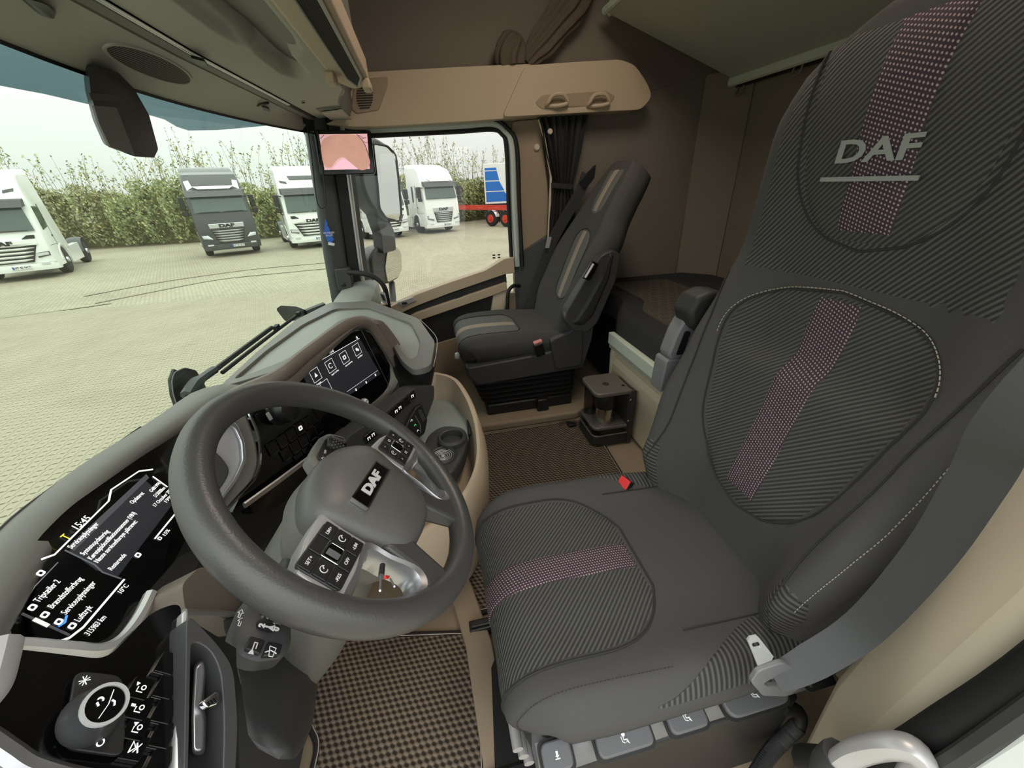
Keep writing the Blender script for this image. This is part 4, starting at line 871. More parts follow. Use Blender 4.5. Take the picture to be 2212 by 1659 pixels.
# ------------------------------------------------------------------ steering wheel, column, stalks
t_ = math.radians(43.0)
WF0 = Frame((-.719, .155, .717), (1, 0, 0), (0, math.cos(t_), math.sin(t_)))
WF = WF0.rot(math.radians(-15))
sw_ = thing('steering_wheel', 'dark steering wheel with silver spoke frames and a lettered badge', 'steering wheel', WF.o)
mk('rim', tube([WF.at(.205*math.cos(a), .205*math.sin(a)) for a in lin(0, 2*PI*119/120, 120)], .0202, 18, True, flat=.0225, up=WF.n), 'wheel_leather', sw_)
hub = [(-.098, .020), (-.060, .050), (-.02, .062), (.02, .062), (.060, .050), (.098, .020), (.092, -.035), (.078, -.085), (.060, -.115), (.025, -.128), (-.025, -.128), (-.060, -.115), (-.078, -.085), (-.092, -.035)]
def hr(k, w, dv=0): return [WF.at(u*k, (v+.03)*k-.03+dv, w) for u, v in hub]
def dense(r): return crom(r, 4, True)
hb = mk('hub_pad', loft([dense(hr(.90, -.055)), dense(hr(1.0, -.03)), dense(hr(1.0, -.006)), dense(hr(.965, .008)), dense(hr(.86, .018)), dense(hr(.6, .025)), dense(hr(.3, .028)), dense(hr(.02, .029))]), 'hub_grey', sw_, ang=60)
mk('back_cover', loft([dense(hr(.55, -.12)), dense(hr(.85, -.10)), dense(hr(1.02, -.06)), dense(hr(1.0, -.03))]), 'dash_grey', sw_, ang=60)
# badge
bf_ = WF.shift(-.012, -.018, .0285)
bdg = mk('badge', plate(bf_, -.050, .050, -.0115, .0125, -.004, .002, .002), 'gloss_black', hb, bevel=.001)
mk('badge_frame', framering(frect(bf_, -.052, .052, -.0135, .0145, .002, -.004), frect(bf_, -.050, .050, -.0115, .0125, .002, -.004), bf_.n*.0065), 'chrome', bdg)
text('badge_lettering', 'DAF', bf_.shift(0, .0005, .0024), .0200, mat('badge_silver', (222, 222, 222), .4, metal=.15)and 'badge_silver', bdg, ext=.0008, off=.0009, sx=1.55, align='CENTER')
# lower black spokes to the rim
for s in (-1, 1):
    mk('lower_spoke', loft([[WF.at(s*u, v, w) for u, v, w in r] for r in (
        ((.040, -.105, -.03), (.082, -.075, -.03), (.080, -.075, .010), (.040, -.108, .012)),
        ((.050, -.150, -.02), (.088, -.130, -.02), (.086, -.130, .010), (.050, -.150, .012)),
        ((.060, -.192, -.012), (.112, -.168, -.012), (.110, -.168, .012), (.060, -.192, .012)))]), 'wheel_leather', sw_, bevel=.008, seg=3)
# silver side frames with the button pads
KEYS = {(-1): (('LIM', 0, 0), ('+', 0, 0), ('LIM', 2, 0)), 1: ()}
for s in (-1, 1):
    fo = [(.092, .016), (.140, .012), (.184, .000), (.190, -.040), (.180, -.080), (.158, -.122), (.128, -.152), (.098, -.160), (.078, -.140), (.088, -.090), (.095, -.040)]
    cp_ = [(.092, .016), (.140, .012), (.184, .000), (.189, -.042), (.184, -.062), (.140, -.060), (.094, -.056), (.095, -.020)]
    lo_ = [(.093, -.050), (.140, -.054), (.187, -.056), (.180, -.082), (.158, -.122), (.128, -.150), (.100, -.160), (.080, -.140), (.088, -.092)]
    li_ = [(.104, -.068), (.140, -.071), (.167, -.073), (.162, -.090), (.146, -.115), (.124, -.134), (.104, -.140), (.094, -.126), (.099, -.094)]
    ar = mk('spoke_plate', loft([[WF.at(s*u, v, w) for u, v in rpoly2] for rpoly2, w in ((cp_, -.024), (cp_, .006), ([(u*.985+.002, v*.96-.001) for u, v in cp_], .010))]), 'silver_paint', sw_, bevel=.002)
    mk('spoke_loop', loft([[WF.at(s*a[0], a[1], -.022), WF.at(s*a[0], a[1], .004), WF.at(s*(a[0]*.75+b[0]*.25), a[1]*.75+b[1]*.25, .011), WF.at(s*(a[0]*.35+b[0]*.65), a[1]*.35+b[1]*.65, .008), WF.at(s*b[0], b[1], -.006), WF.at(s*b[0], b[1], -.024)] for a, b in zip(crom([V((u, v, 0)) for u, v in lo_], 4, True), crom([V((u, v, 0)) for u, v in li_], 4, True))], wrap=True), 'satin_silver', sw_, ang=30)
    pf = WF.shift(s*.141, -.024, .0105)
    pad = mk('button_pad', plate(pf, -.039, .039, -.029, .029, -.004, .0015, .009), 'dark_plastic', ar, bevel=.001)
    for i in range(3):
        for j in range(3):
            if i == 1 and j == 1: continue
            f = pf.shift((-.0255+.0255*i), (.0190-.0190*j), .0015)
            k = mk('key', plate(f, -.0120, .0120, -.0088, .0088, 0, .0022, .002), 'black_plastic', pad, bevel=.0008)
            g = f.shift(0, 0, .0024); tx = None
            if s < 0:
                tx = {(2, 0): 'LIM+', (2, 2): '-LIM', (1, 2): 'OFF', (0, 0): 'SET+', (0, 2): '-RES'}.get((i, j))
            else:
                tx = {(0, 0): '<', (2, 0): 'x', (0, 2): '>', (2, 2): '+'}.get((i, j))
            if tx: text('key_lettering', tx, g, .0062, 'white_print', k, ext=.0002, off=.00003, align='CENTER')
            elif (i, j) in ((2, 1), (0, 1)):
                mk('key_icon', cat(tube([g.at(.0045*math.cos(a), .0045*math.sin(a)) for a in lin(.4, 5.2, 12)], .0006, 4), tube([g.at(0, 0), g.at(.003, .003)], .0007, 4)), 'white_print', k)
            elif s > 0:
                mk('key_icon', framering(frect(g, -.003, .003, -.0025, .0025), frect(g, -.0018, .0018, -.0014, .0014), g.n*.0003), 'white_print', k)
    rf = pf.shift(0, 0, .0015)
    rr = mk('roller_frame', framering(frect(rf, -.0130, .0130, -.0120, .0120, .003), frect(rf, -.0098, .0098, -.0088, .0088, .002), rf.n*.004), 'chrome', pad, bevel=.0008)
    mk('roller', lathe([(.0, -.0085), (.0088, -.0083), (.0092, 0), (.0088, .0083), (0, .0085)], rf.at(0, 0, -.001), rf.ey, 8), 'gloss_black', rr)
# column
cm = thing('steering_column', 'grey steering column shroud with control stalks behind the wheel', 'steering column', (-.72, .40, .30))
def cring(w, a, b, dv=0.0): return [WF0.at(a*math.cos(t)*(1 if abs(math.cos(t)) > .3 else 1), dv+b*math.sin(t), w) for t in lin(0, 2*PI*23/24, 24)]
mk('shroud', loft([cring(-.060, .085, .075, -.02), cring(-.10, .100, .085, -.03), cring(-.20, .105, .095, -.05), cring(-.30, .10, .09, -.08), cring(-.40, .09, .08, -.10)]), 'dash_grey', cm, ang=60)
# left stalk: flat pod with two keys, thumb wheel and rotary marks
W = -.075
S = lambda x, y, w=0.0: WF0.px(x, y, W+w)
ol = rpoly([S(x, y) for x, y in ((535, 1285), (600, 1290), (632, 1330), (632, 1390), (615, 1418), (560, 1426), (522, 1412), (503, 1390), (510, 1345))], .008)
lst = mk('stalk', loft([[q-WF0.n*.030 for q in inset(ol, .008)], [q-WF0.n*.022 for q in ol], [q-WF0.n*.004 for q in ol], inset(ol, .006)]), 'dark_plastic', cm, bevel=.002)
lst['label'] = 'lower stalk with horn and washer keys'
mk('stalk_arm', tube([S(590, 1300, -.012), S(640, 1220, -.02), S(690, 1150, -.03)], .020, 10), 'dark_plastic', lst)
for (x0, y0, x1, y1, x2, y2, x3, y3), ic in (((536, 1380, 568, 1390, 556, 1420, 524, 1408), 0), ((574, 1392, 606, 1398, 598, 1422, 562, 1424), 1)):
    kq = mk('stalk_key', prism([S(a, b, -.003) for a, b in ((x0, y0), (x1, y1), (x2, y2), (x3, y3))], WF0.n*.006), 'black_plastic', lst, bevel=.0015)
    c_ = Frame(S((x0+x2)/2, (y0+y2)/2, .0034), WF0.ex, WF0.ey)
    if ic == 0: mk('key_icon', cat(prism([c_.at(-.006, .003), c_.at(-.006, -.003), c_.at(-.002, -.001), c_.at(-.002, .001)], c_.n*.0003), tube([c_.at(-.002, 0), c_.at(.006, 0), c_.at(.006, -.003), c_.at(0, -.003)], .0007, 4)), 'white_print', kq)
    else: mk('key_icon', cat(tube([c_.at(-.005, .001), c_.at(-.005, -.003), c_.at(.004, -.004), c_.at(.005, .003), c_.at(-.005, .001)], .0006, 4), tube([c_.at(-.001, -.006), c_.at(.001, .001), c_.at(-.002, .006)], .0006, 4)), 'white_print', kq)
wh = mk('stalk_roller', lathe([(.0, -.016), (.017, -.016), (.019, -.012), (.019, .012), (.017, .016), (0, .016)], S(590, 1330, -.010), S(620, 1370)-S(575, 1320), 24), 'black_plastic', lst)
ax = (S(620, 1370)-S(575, 1320)).normalized(); a1 = ax.orthogonal().normalized(); a2 = ax.cross(a1); rc = S(590, 1330, -.010)
mk('roller_studs', cat(*[tube([rc+ax*h+(a1*math.cos(t)+a2*math.sin(t))*.0185, rc+ax*h+(a1*math.cos(t)+a2*math.sin(t))*.0205], .0018, 5) for i, h in enumerate((-.010, -.005, .0, .005, .010)) for t in [2*PI*(k+.5*(i % 2))/18 for k in range(18)]]), 'dash_grey', wh)
mk('roller_scale', prism(rpoly([S(x, y, .0015) for x, y in ((552, 1345), (566, 1338), (600, 1348), (604, 1362), (580, 1368), (556, 1358))], .004), WF0.n*.002), 'black_plastic', lst)
rs = Frame(S(560, 1352, .0040), S(600, 1360)-S(560, 1352), WF0.ey)
for k, ch in enumerate('21A0'): text('scale_mark', ch, Frame(S(566+10.5*k, 1351+2.6*k, .0038), WF0.ex, WF0.ey), .0085, 'white_print', lst, off=.0004, align='CENTER')
for yy in (1326, 1344):
    c_ = Frame(S(519, yy, -.001), WF0.ex, WF0.ey); mk('stalk_icon', cat(tube([c_.at(-.004, -.001), c_.at(.001, -.001), c_.at(.001, -.003), c_.at(.005, 0), c_.at(.001, .003), c_.at(.001, .001), c_.at(-.004, .001), c_.at(-.004, -.001)], .0005, 4)), 'white_print', lst)
# right stalk
S2 = lambda x, y, w=0.0: WF0.px(x, y, -.075+w)
o2 = rpoly([S2(x, y) for x, y in ((668, 985), (690, 945), (712, 934), (745, 942), (756, 965), (748, 990), (728, 1010), (690, 1016))], .008)
rst = mk('stalk', loft([[q-WF0.n*.034 for q in inset(o2, .008)], [q-WF0.n*.026 for q in o2], [q-WF0.n*.003 for q in o2], inset(o2, .006)]), 'dash_grey', cm, bevel=.002)
rst['label'] = 'upper stalk with a knurled ring'
i2 = rpoly([S2(x, y, .002) for x, y in ((682, 985), (698, 952), (714, 942), (740, 948), (747, 966), (728, 1002), (700, 1008))], .006)
mk('stalk_face', prism(i2, WF0.n*.004), 'black_plastic', rst, bevel=.002)
rc = S2(722, 965, .0); ax = (S2(748, 974)-S2(700, 957)).normalized(); a1 = ax.orthogonal().normalized(); a2 = ax.cross(a1)
wr_ = mk('stalk_roller', lathe([(.0, -.018), (.015, -.018), (.0165, -.013), (.0165, .013), (.015, .018), (0, .018)], rc, ax, 22), 'black_plastic', rst)
mk('roller_studs', cat(*[tube([rc+ax*h+(a1*math.cos(t)+a2*math.sin(t))*.0160, rc+ax*h+(a1*math.cos(t)+a2*math.sin(t))*.0180], .0016, 5) for i, h in enumerate((-.010, -.005, .0, .005, .010)) for t in [2*PI*(k+.5*(i % 2))/16 for k in range(16)]]), 'dash_grey', wr_)
c_ = Frame(S2(706, 985, .0064), WF0.ex, WF0.ey)
mk('stalk_icon', cat(tube([c_.at(-.010+.003*math.cos(a), .004+.003*math.sin(a)) for a in lin(0, 6.0, 10)], .0007, 4), prism([c_.at(-.006, -.006), c_.at(.004, -.004), c_.at(.006, -.009)], c_.n*.0003)), 'white_print', rst)
text('stalk_lettering', 'OFF', Frame(S2(703, 976, .0066), WF0.ex, WF0.ey), .006, 'white_print', rst, align='CENTER')
mk('stalk_arm', tube([S2(715, 990, -.015), S2(735, 1020, -.02), S2(750, 1060, -.03)], .020, 10), 'dash_grey', rst)
# keys hanging under the column, seen through the wheel
kk = thing('key_bunch', 'two thin silver keys with a red tag hanging behind the wheel', 'keys', P(835, 1245, y=.10))
mk('key_blade', tube([P(823, 1246, y=.08), P(821, 1276, y=.07)], .0010, 6), 'satin_silver', kk); mk('key_blade', tube([P(843, 1250, y=.08), P(852, 1267, y=.07)], .0010, 6), 'satin_silver', kk)
mk('key_tag', prism(rpoly([P(x, y, y=.085) for x, y in ((832, 1242), (843, 1244), (840, 1250), (835, 1249))], .002), (0, .004, 0)), 'red_plastic', kk)
mk('key_head', tube([P(826, 1222, y=.088), P(823, 1246, y=.082)], .003, 8), 'black_plastic', kk)
# ------------------------------------------------------------------ overhead console, monitor, shelf
oh = thing('overhead_console', 'grey overhead console above the windscreen with blind slot and storage recesses', 'console', (0, .4, 1.40))
def y1(x): return .495-.05*max(0, x)
def ub(px, py, z): q = P(px, py, z=z); return q.x, q.y
mk('lower_panel', loft([[V((x, wsy(x)-.095, 1.352)), V((x, (wsy(x)-.10)*.6+y1(x)*.4, 1.376)), V((x, y1(x), 1.398)), V((x, y1(x), 1.46)), V((x, wsy(x)-.10, 1.46))] for x in lin(-1.10, 1.03, 20)]), 'header_grey', oh, ang=50)
mk('blind_slot', loft([[V((x, y1(x)-.001, 1.402)), V((x, y1(x)-.008, 1.402)), V((x, y1(x)-.008, 1.45)), V((x, y1(x)-.001, 1.45))] for x in lin(-1.10, 1.0, 12)]), 'rubber', oh)
mk('blind_bar', loft([[V((x, y1(x)-.008, 1.397)), V((x, y1(x)-.032, 1.399)), V((x, y1(x)-.032, 1.43)), V((x, y1(x)-.008, 1.43))] for x in lin(-1.10, 1.0, 12)]), 'header_dark', oh, bevel=.002)
mk('rail_gap', loft([[V((x, y1(x)-.033, 1.404)), V((x, y1(x)-.038, 1.404)), V((x, y1(x)-.038, 1.44)), V((x, y1(x)-.033, 1.44))] for x in lin(-1.10, .62, 12)]), 'rubber', oh)
for k in (0, 1): mk('rail_wire', tube([V((x, y1(x)-.041-.006*k, 1.398)) for x in lin(-1.10, .62, 12)], .0022, 6), 'alu', oh)
# upper panel with two pressed recesses
R1 = (ub(612, 138, 1.41), .16, .035, .045); R2 = (ub(520, 20, 1.42), .26, .055, .07); R3 = (ub(430, 0, 1.42), .20, .025, .02)
def ubz(x, y):
    z = 1.402 + .012*sstep(.44, .28, y)
    for (c, a, b, d) in (R1, R2, R3):
        r = (abs((x-c[0])/a)**3 + abs((y-c[1])/b)**3)
        z += d*sstep(1.15, .35, r)
    return z
def yend(x): return .20 + .06*sstep(.45, .7, x)
gx, gt = lin(-1.10, 1.0, 120), lin(0, 1, 40)
mk('upper_panel', grid(lambda u, t: (u, (y1(u)-.05)*(1-t)+yend(u)*t, ubz(u, (y1(u)-.05)*(1-t)+yend(u)*t)), gx, gt), 'header_grey', oh, ang=80, fix=False)
mk('console_body', loft([[V((x, y1(x)-.05, 1.50)), V((x, yend(x)-.0, 1.412)), V((x, yend(x)-.02, 1.47)), V((x, yend(x)-.02, 1.72)), V((x, y1(x), 1.72))] for x in (-1.10, -.4, .2, .45, .6, .72, 1.0)]), 'header_dark', oh)
ec = mk('end_cap', loft([[V((x, .262, 1.404)), V((x, .242, 1.44)), V((x, .235, 1.60)), V((x, .36, 1.62)), V((x, .36, 1.404))] for x in (.76, .985)]), 'header_dark', oh, bevel=.008, seg=3)
mk('end_flap', hexa([V((.74, .255, 1.396)), V((.985, .255, 1.396)), V((.985, .345, 1.396)), V((.80, .345, 1.396))], [V((.74, .255, 1.402)), V((.985, .255, 1.402)), V((.985, .345, 1.402)), V((.80, .345, 1.402))]), 'header_grey', ec, bevel=.002)
for x, y in ((655, 221), (706, 253)): mk('panel_screw', lathe([(.006, .0), (.005, -.003), (0, -.0035)], P(x, y, z=1.404), (0, 0, 1), 12), 'black_plastic', oh)
# oval speaker grille on the lower panel
gcn = P(335, 152, z=1.374); n_ = 36
def pz_(x, y): a, b = wsy(x)-.095, y1(x); return 1.352+.046*(y-a)/(b-a)+.004
ov = [V((q.x, q.y, pz_(q.x, q.y))) for q in [gcn+V((.150*math.cos(a), .034*math.sin(a), 0)) for a in lin(0, 2*PI*(n_-1)/n_, n_)]]
gp = prism([q-V((0, 0, .004)) for q in ov], (0, 0, .010)); sg = mk('speaker_grille', gp, 'grille_ribs', oh, uv=[(q.x, q.y*2) for q in gp[0]])
mk('grille_rim', tube([q-V((0, 0, .002)) for q in ov], .004, 6, True), 'header_grey', sg)
# blind hook
hk = mk('blind_hook', tube(crom([P(545, 222, z=1.392), P(556, 228, z=1.386), P(568, 224, z=1.386), P(580, 222, z=1.39)], 4), .004, 6), 'black_plastic', oh)
mk('hook_tab', prism(rpoly([P(x, y, z=1.388) for x, y in ((564, 226), (580, 232), (586, 246), (574, 240))], .003), (0, 0, -.006)), 'black_plastic', hk)
mk('blind_clip', prism(rpoly([P(x, y, z=1.39) for x, y in ((410, 118), (440, 126), (448, 138), (425, 132))], .004), (0, 0, -.006)), 'black_plastic', oh)
mk('visor_pivot', loft([rpoly([P(x, y, z=1.386) for x, y in ((40, -6), (100, 6), (122, 22), (118, 44), (85, 34))], .01), rpoly([P(x, y, z=1.372) for x, y in ((48, -6), (100, 9), (116, 24), (112, 38), (88, 30))], .01)]), 'black_plastic', oh, bevel=.003)
# beige lamp unit with a mesh panel, hanging behind the console
lu = thing('overhead_lamp_unit', 'beige overhead unit with a dark mesh panel under the roof', 'lamp unit', (.0, .155, 1.40))
oc = [V((-.95, .105, 0)), V((-.95, .205, 0)), V((.30, .205, 0)), V((.395, .172, 0)), V((.395, .140, 0)), V((.30, .105, 0))]
mk('housing', loft([[V((q.x, q.y, 1.405)) for q in oc], [V((q.x*1.0+.01, q.y, 1.425)) for q in oc], [V((q.x+.01, q.y, 1.47)) for q in oc]]), 'beige', lu, bevel=.008, seg=3)
me_ = [V((-.92, .120, 1.402)), V((-.92, .160, 1.402)), V((.22, .160, 1.402)), V((.335, .143, 1.402)), V((.22, .120, 1.402))]
gm = prism(me_, (0, 0, -.004)); mk('mesh_panel', gm, 'grille_mesh', lu, uv=[(q.x, q.y) for q in gm[0]])
mk('mesh_rim', tube([q-V((0, 0, .003)) for q in rpoly(me_, .01)], .004, 6, True), 'header_grey', lu)
for x, y in ((.22, .198), (.30, .112)): mk('latch', box((x-.05, y-.012, 1.380), (x+.02, y+.012, 1.406)), 'beige', lu, bevel=.005)
mk('roof_bracket', box((-.9, .13, 1.46), (.35, .18, 2.10)), 'header_dark', lu)
# hanging camera housing in front of the windscreen top
ch = thing('camera_housing', 'black camera housing hanging from the header in front of the windscreen', 'camera', P(245, 160, y=.58))
o3 = [(190, 140), (255, 156), (290, 192), (322, 248), (342, 322), (333, 341), (290, 338), (236, 316), (212, 262), (196, 200)]
mk('shell', loft([rpoly([P(x, y, y=.575) for x, y in o3], .006), rpoly([P(x, y, y=.600) for x, y in o3], .008), rpoly([P(x-12, y-4, y=.65) for x, y in o3], .008)]), 'black_plastic', ch, bevel=.004)
mk('lit_face', prism(rpoly([P(x, y, y=.573) for x, y in ((203, 228), (252, 232), (272, 285), (292, 336), (238, 317), (214, 266))], .004), (0, .004, 0)), 'dash_grey', ch)  # paler plate paints the light falling on the housing's left face
mk('seam_band', prism([P(x, y, y=.572) for x, y in ((192, 200), (262, 206), (268, 222), (198, 216))], (0, .004, 0)), 'dark_plastic', ch)
# sun visor outside the glass
def onscreen(px, py, off):
    v = ray(px, py); t = .8
    for _ in range(40):
        q = CAM+v*t; y = wsy(q.x)-.10*(q.z-.54)+off; t += (y-q.y)/max(.25, abs(v.y)+.3*abs(v.x))*.6
    return CAM+v*t
vs_ = thing('sun_visor', 'smoked blue grey sun visor strip across the top of the windscreen', 'sun visor', (0, .78, 1.4))
lo_e = [(-60, 170), (0, 184), (100, 203), (190, 224), (270, 238), (330, 250), (358, 258), (385, 274), (410, 282), (470, 281), (540, 275), (590, 270)]
lo = [onscreen(x, y, .06) for x, y in lo_e]
hi = [V((q.x, wsy(q.x)-.10*.9+.05, 1.47)) for q in lo]
mk('visor_blade', loft([[a, b, b+V((0, .004, 0)), a+V((0, .004, 0))] for a, b in zip(lo, hi)]), 'visor_smoke', vs_, ang=20)
for q in (lo[2], lo[7], lo[10]): mk('visor_bracket', box((q.x-.012, wsy(q.x)-.085, 1.44), (q.x+.012, wsy(q.x)+.0, 1.475)), 'rubber', vs_)
# monitor on the A-pillar
mo = thing('mirror_monitor', 'black framed monitor with a pink camera picture on the right A-pillar', 'monitor', P(742, 330, x=.95))
mf = Frame(P(743, 331, x=.945), (0.05, -1, 0), (.02, 0, 1)); cn = [mf.uv(x, y) for x, y in ((677, 281), (801, 281), (811, 375), (692, 379))]
mk('casing', prism(rpoly([mf.at(u, v) for u, v in cn], .012), mf.n*-.03), 'gloss_black', mo, bevel=.004)
pc_ = [mf.uv(x, y) for x, y in ((689, 290), (793, 289), (799, 365), (701, 367))]
ps_ = mk('picture', prism([mf.at(u, v, .0008) for u, v in pc_], mf.n*.0008), mat('pic_pink', (226, 172, 176), .4, emit=(226, 176, 182), es=.55), mo)
mat('pic_brown', (204, 152, 134), .4, emit=(204, 154, 138), es=.5, var=.2, vs=30); mat('pic_pale', (236, 184, 200), .4, emit=(236, 188, 204), es=.6)
bx_ = [mf.uv(x, y) for x, y in ((700, 356), (693, 320), (700, 300), (725, 291), (765, 291), (785, 305), (797, 335), (799, 355), (790, 366), (775, 366), (757, 352), (743, 340), (728, 345), (715, 362))]
mk('picture_ground', prism(crom([mf.at(u, v, .0018) for u, v in bx_], 3, True), mf.n*.0003), 'pic_brown', ps_)
mk('picture_cab', prism([mf.at(*mf.uv(x, y), .0022) for x, y in ((718, 366), (734, 347), (743, 343), (754, 349), (775, 366))], mf.n*.0003), 'pic_pale', ps_)
mk('picture_edge', tube(crom([mf.at(*mf.uv(x, y), .0024) for x, y in ((770, 290), (780, 300), (788, 312), (794, 328), (799, 345))], 4), .0012, 4), 'rubber', ps_)
for x, y, dx, dy in ((775, 292, 10, 6), (782, 300, 9, -3), (786, 306, 8, 3), (692, 300, 8, -8)): mk('picture_branch', tube([mf.at(*mf.uv(x, y), .0024), mf.at(*mf.uv(x+dx, y+dy), .0024)], .0009, 4), 'rubber', ps_)
mk('mount', box(P(760, 330, x=.985)-V((.015, .05, .05)), P(760, 330, x=.985)+V((.05, .05, .05))), 'black_plastic', mo)
cw = thing('monitor_cable', 'thin dark cable loop hanging beside the monitor', 'cable', P(697, 448, x=.935))
mk('cord', tube(crom([P(x, y, x=.935) for x, y in ((664, 275), (672, 330), (680, 400), (685, 435), (692, 449), (700, 448), (704, 436), (700, 390), (693, 330), (684, 276))], 5), .0026, 6), 'rubber', cw)
st_ = thing('air_freshener', 'blue tree shaped tag with a white label stuck on the A-pillar', 'tag', P(710, 520, x=.955))
mk('tree_tag', prism([P(x, y, x=.955) for x, y in ((702, 472), (708, 484), (706, 486), (713, 496), (711, 498), (718, 506), (716, 508), (722, 518), (716, 522), (722, 526), (712, 524), (708, 522), (700, 505))], (.002, 0, 0)), 'sticker_blue', st_)
mk('white_label', prism([P(x, y, x=.953) for x, y in ((709, 523), (723, 526), (722, 531), (709, 529))], (.002, 0, 0)), 'white_print', st_)
lf2 = Frame(P(711, 506, x=.953), (0, -1, 0), (0, 0, 1)); text('tag_lettering', 'WUNDER\nBAUM', lf2, .012, 'white_print', st_, align='CENTER')
# side shelf over the passenger door
sh = thing('side_shelf', 'long beige shelf moulding with two grip hooks above the passenger door', 'shelf', P(1080, 255, x=1.06))
def spoly(name, pts, x, th, m, r=.02, bev=.014): return mk(name, prism(rpoly([P(a, b, x=x) for a, b in pts], r), (th, 0, 0)), m, sh, bevel=bev, seg=3)
spoly('front_moulding', ((700, 268), (720, 262), (783, 156), (1000, 144), (1150, 138), (1150, 252), (1000, 262), (830, 272), (765, 274)), 1.005, .11, 'beige')
rr_ = spoly('rear_moulding', ((1085, 253), (1108, 200), (1135, 141), (1250, 133), (1340, 128), (1372, 140), (1398, 178), (1410, 208), (1386, 237), (1250, 244)), .985, .13, 'beige', .03)
spoly('grip_recess', ((1155, 222), (1172, 205), (1310, 196), (1330, 208), (1318, 226), (1170, 236)), .982, .02, 'beige_dark', .012, .004)
for cx_ in (1200, 1290):
    hq_ = mk('grip_hook', tube(crom([P(x, y, x=xx) for x, y, xx in ((cx_-22, 228, .985), (cx_-16, 222, .962), (cx_-6, 206, .952), (cx_+14, 203, .952), (cx_+22, 210, .955), (cx_+26, 222, .962), (cx_+8, 228, .965), (cx_-20, 229, .985))], 4), .009, 8), 'beige', sh)
sp2 = spoly('speaker_plate', ((766, 172), (838, 165), (836, 190), (818, 238), (770, 246), (758, 235)), 1.000, .02, 'beige_dark', .012, .004)
for k in range(11):
    yy = 178+5.4*k; hw = 18*math.sqrt(max(.15, 1-((k-5)/6.2)**2))
    mk('speaker_slot', prism([P(x, y, x=.998) for x, y in ((788-hw, yy+.6), (788+hw, yy-.8), (788+hw, yy+1.6), (788-hw, yy+3.0))], (-.002, 0, 0)), 'rubber', sp2)
# interior lamps: unseen roof panel added to brighten the cab, sleeper lamp, footwell lamp
def lamp(name, label, lo, hi, face, m='lamp_warm'):
    t = thing(name, label, 'lamp', ((lo[0]+hi[0])/2, (lo[1]+hi[1])/2, hi[2]))
    mk('lamp_housing', box((lo[0]-.02, lo[1]-.02, lo[2]+.006), (hi[0]+.02, hi[1]+.02, hi[2])), 'header_grey', t, bevel=.004)
    mk('diffuser', box(lo, (hi[0], hi[1], lo[2]+.01)), m, t)
lamp('roof_lamp', 'unseen long roof lamp panel over the seats, added to brighten the cab', (-.45, -.75, 2.075), (.35, -.45, 2.10), 0)
lamp('footwell_lamp', 'small warm lamp under the dashboard above the footwell', (-.62, .33, .34), (-.54, .37, .36), 0, mat('lamp_foot', (255, 200, 140), .5, emit=(255, 190, 124), es=6))
# ------------------------------------------------------------------ sleeper: bunks, curtains, coffee maker
ubk = thing('upper_bunk', 'folded up upper bunk with a grey green underside and pale edge rail', 'bunk', (0, -1.70, 1.53))
n0, n1 = V((0, -1.68, 1.555)), V((0, -.95, 1.800))
bd = lambda x: [V((x, n0.y, n0.z)), V((x, n1.y, n1.z)), V((x, n1.y-.02, n1.z+.06)), V((x, n0.y-.02, n0.z+.06))]
mk('board', loft([bd(1.02), bd(-1.10)]), 'bunk_board', ubk, bevel=.006)
mk('edge_rail', tube([V((1.03, -1.675, 1.545)), V((-1.10, -1.675, 1.545))], .014, 8, flat=.022), 'bunk_rail', ubk)
mk('front_rail', tube([V((1.02, -.945, 1.805)), V((-1.10, -.945, 1.805))], .016, 8), 'bunk_rail', ubk)
mk('end_bracket', tube([P(1312, 30, x=1.03), P(1345, 5, x=1.0)], .014, 8), 'bunk_rail', ubk)
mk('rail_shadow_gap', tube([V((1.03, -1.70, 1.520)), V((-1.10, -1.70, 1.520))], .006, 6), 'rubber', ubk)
for x, y in ((1600, 196), (1724, 153), (1852, 106), (1972, 66)):
    q = P(x, y, y=-1.70); mk('net_hook', tube(crom([q+V((-.02, 0, .02)), q+V((-.022, .01, -.01)), q+V((0, .014, -.018)), q+V((.022, .01, -.01)), q+V((.02, 0, .02))], 4), .006, 6), 'liner', ubk)
lb = thing('lower_bunk', 'black lower bunk mattress with hexagon quilting on a beige base', 'bunk', (0, -1.3, 0))
mt = mk('mattress', loft([rpoly([V((-1.08, -.845, z)), V((.44, -.845, z)), V((.62, -.95, z)), V((1.10, -.95, z)), V((1.10, -1.75, z)), V((-1.08, -1.75, z))], .05) if k else rpoly([V((-1.07, -.86, z)), V((.43, -.86, z)), V((.62, -.97, z)), V((1.09, -.97, z)), V((1.09, -1.74, z)), V((-1.07, -1.74, z))], .05) for z, k in ((.44, 1), (.53, 1), (.555, 0))]), 'curtain_black', lb, ang=40)
mat('quilt', (74, 69, 62), .9, grain=.3, gs=300); mat('quilt_thread', (134, 122, 104), .8)
mk('quilt_panel', prism(rpoly([V((-.95, -.95, .555)), V((.40, -.95, .555)), V((.55, -1.05, .555)), V((.95, -1.05, .555)), V((.95, -1.40, .555)), V((-.95, -1.50, .555))], .05), (0, 0, .006)), 'quilt', mt)
hx_ = []; a_ = .030
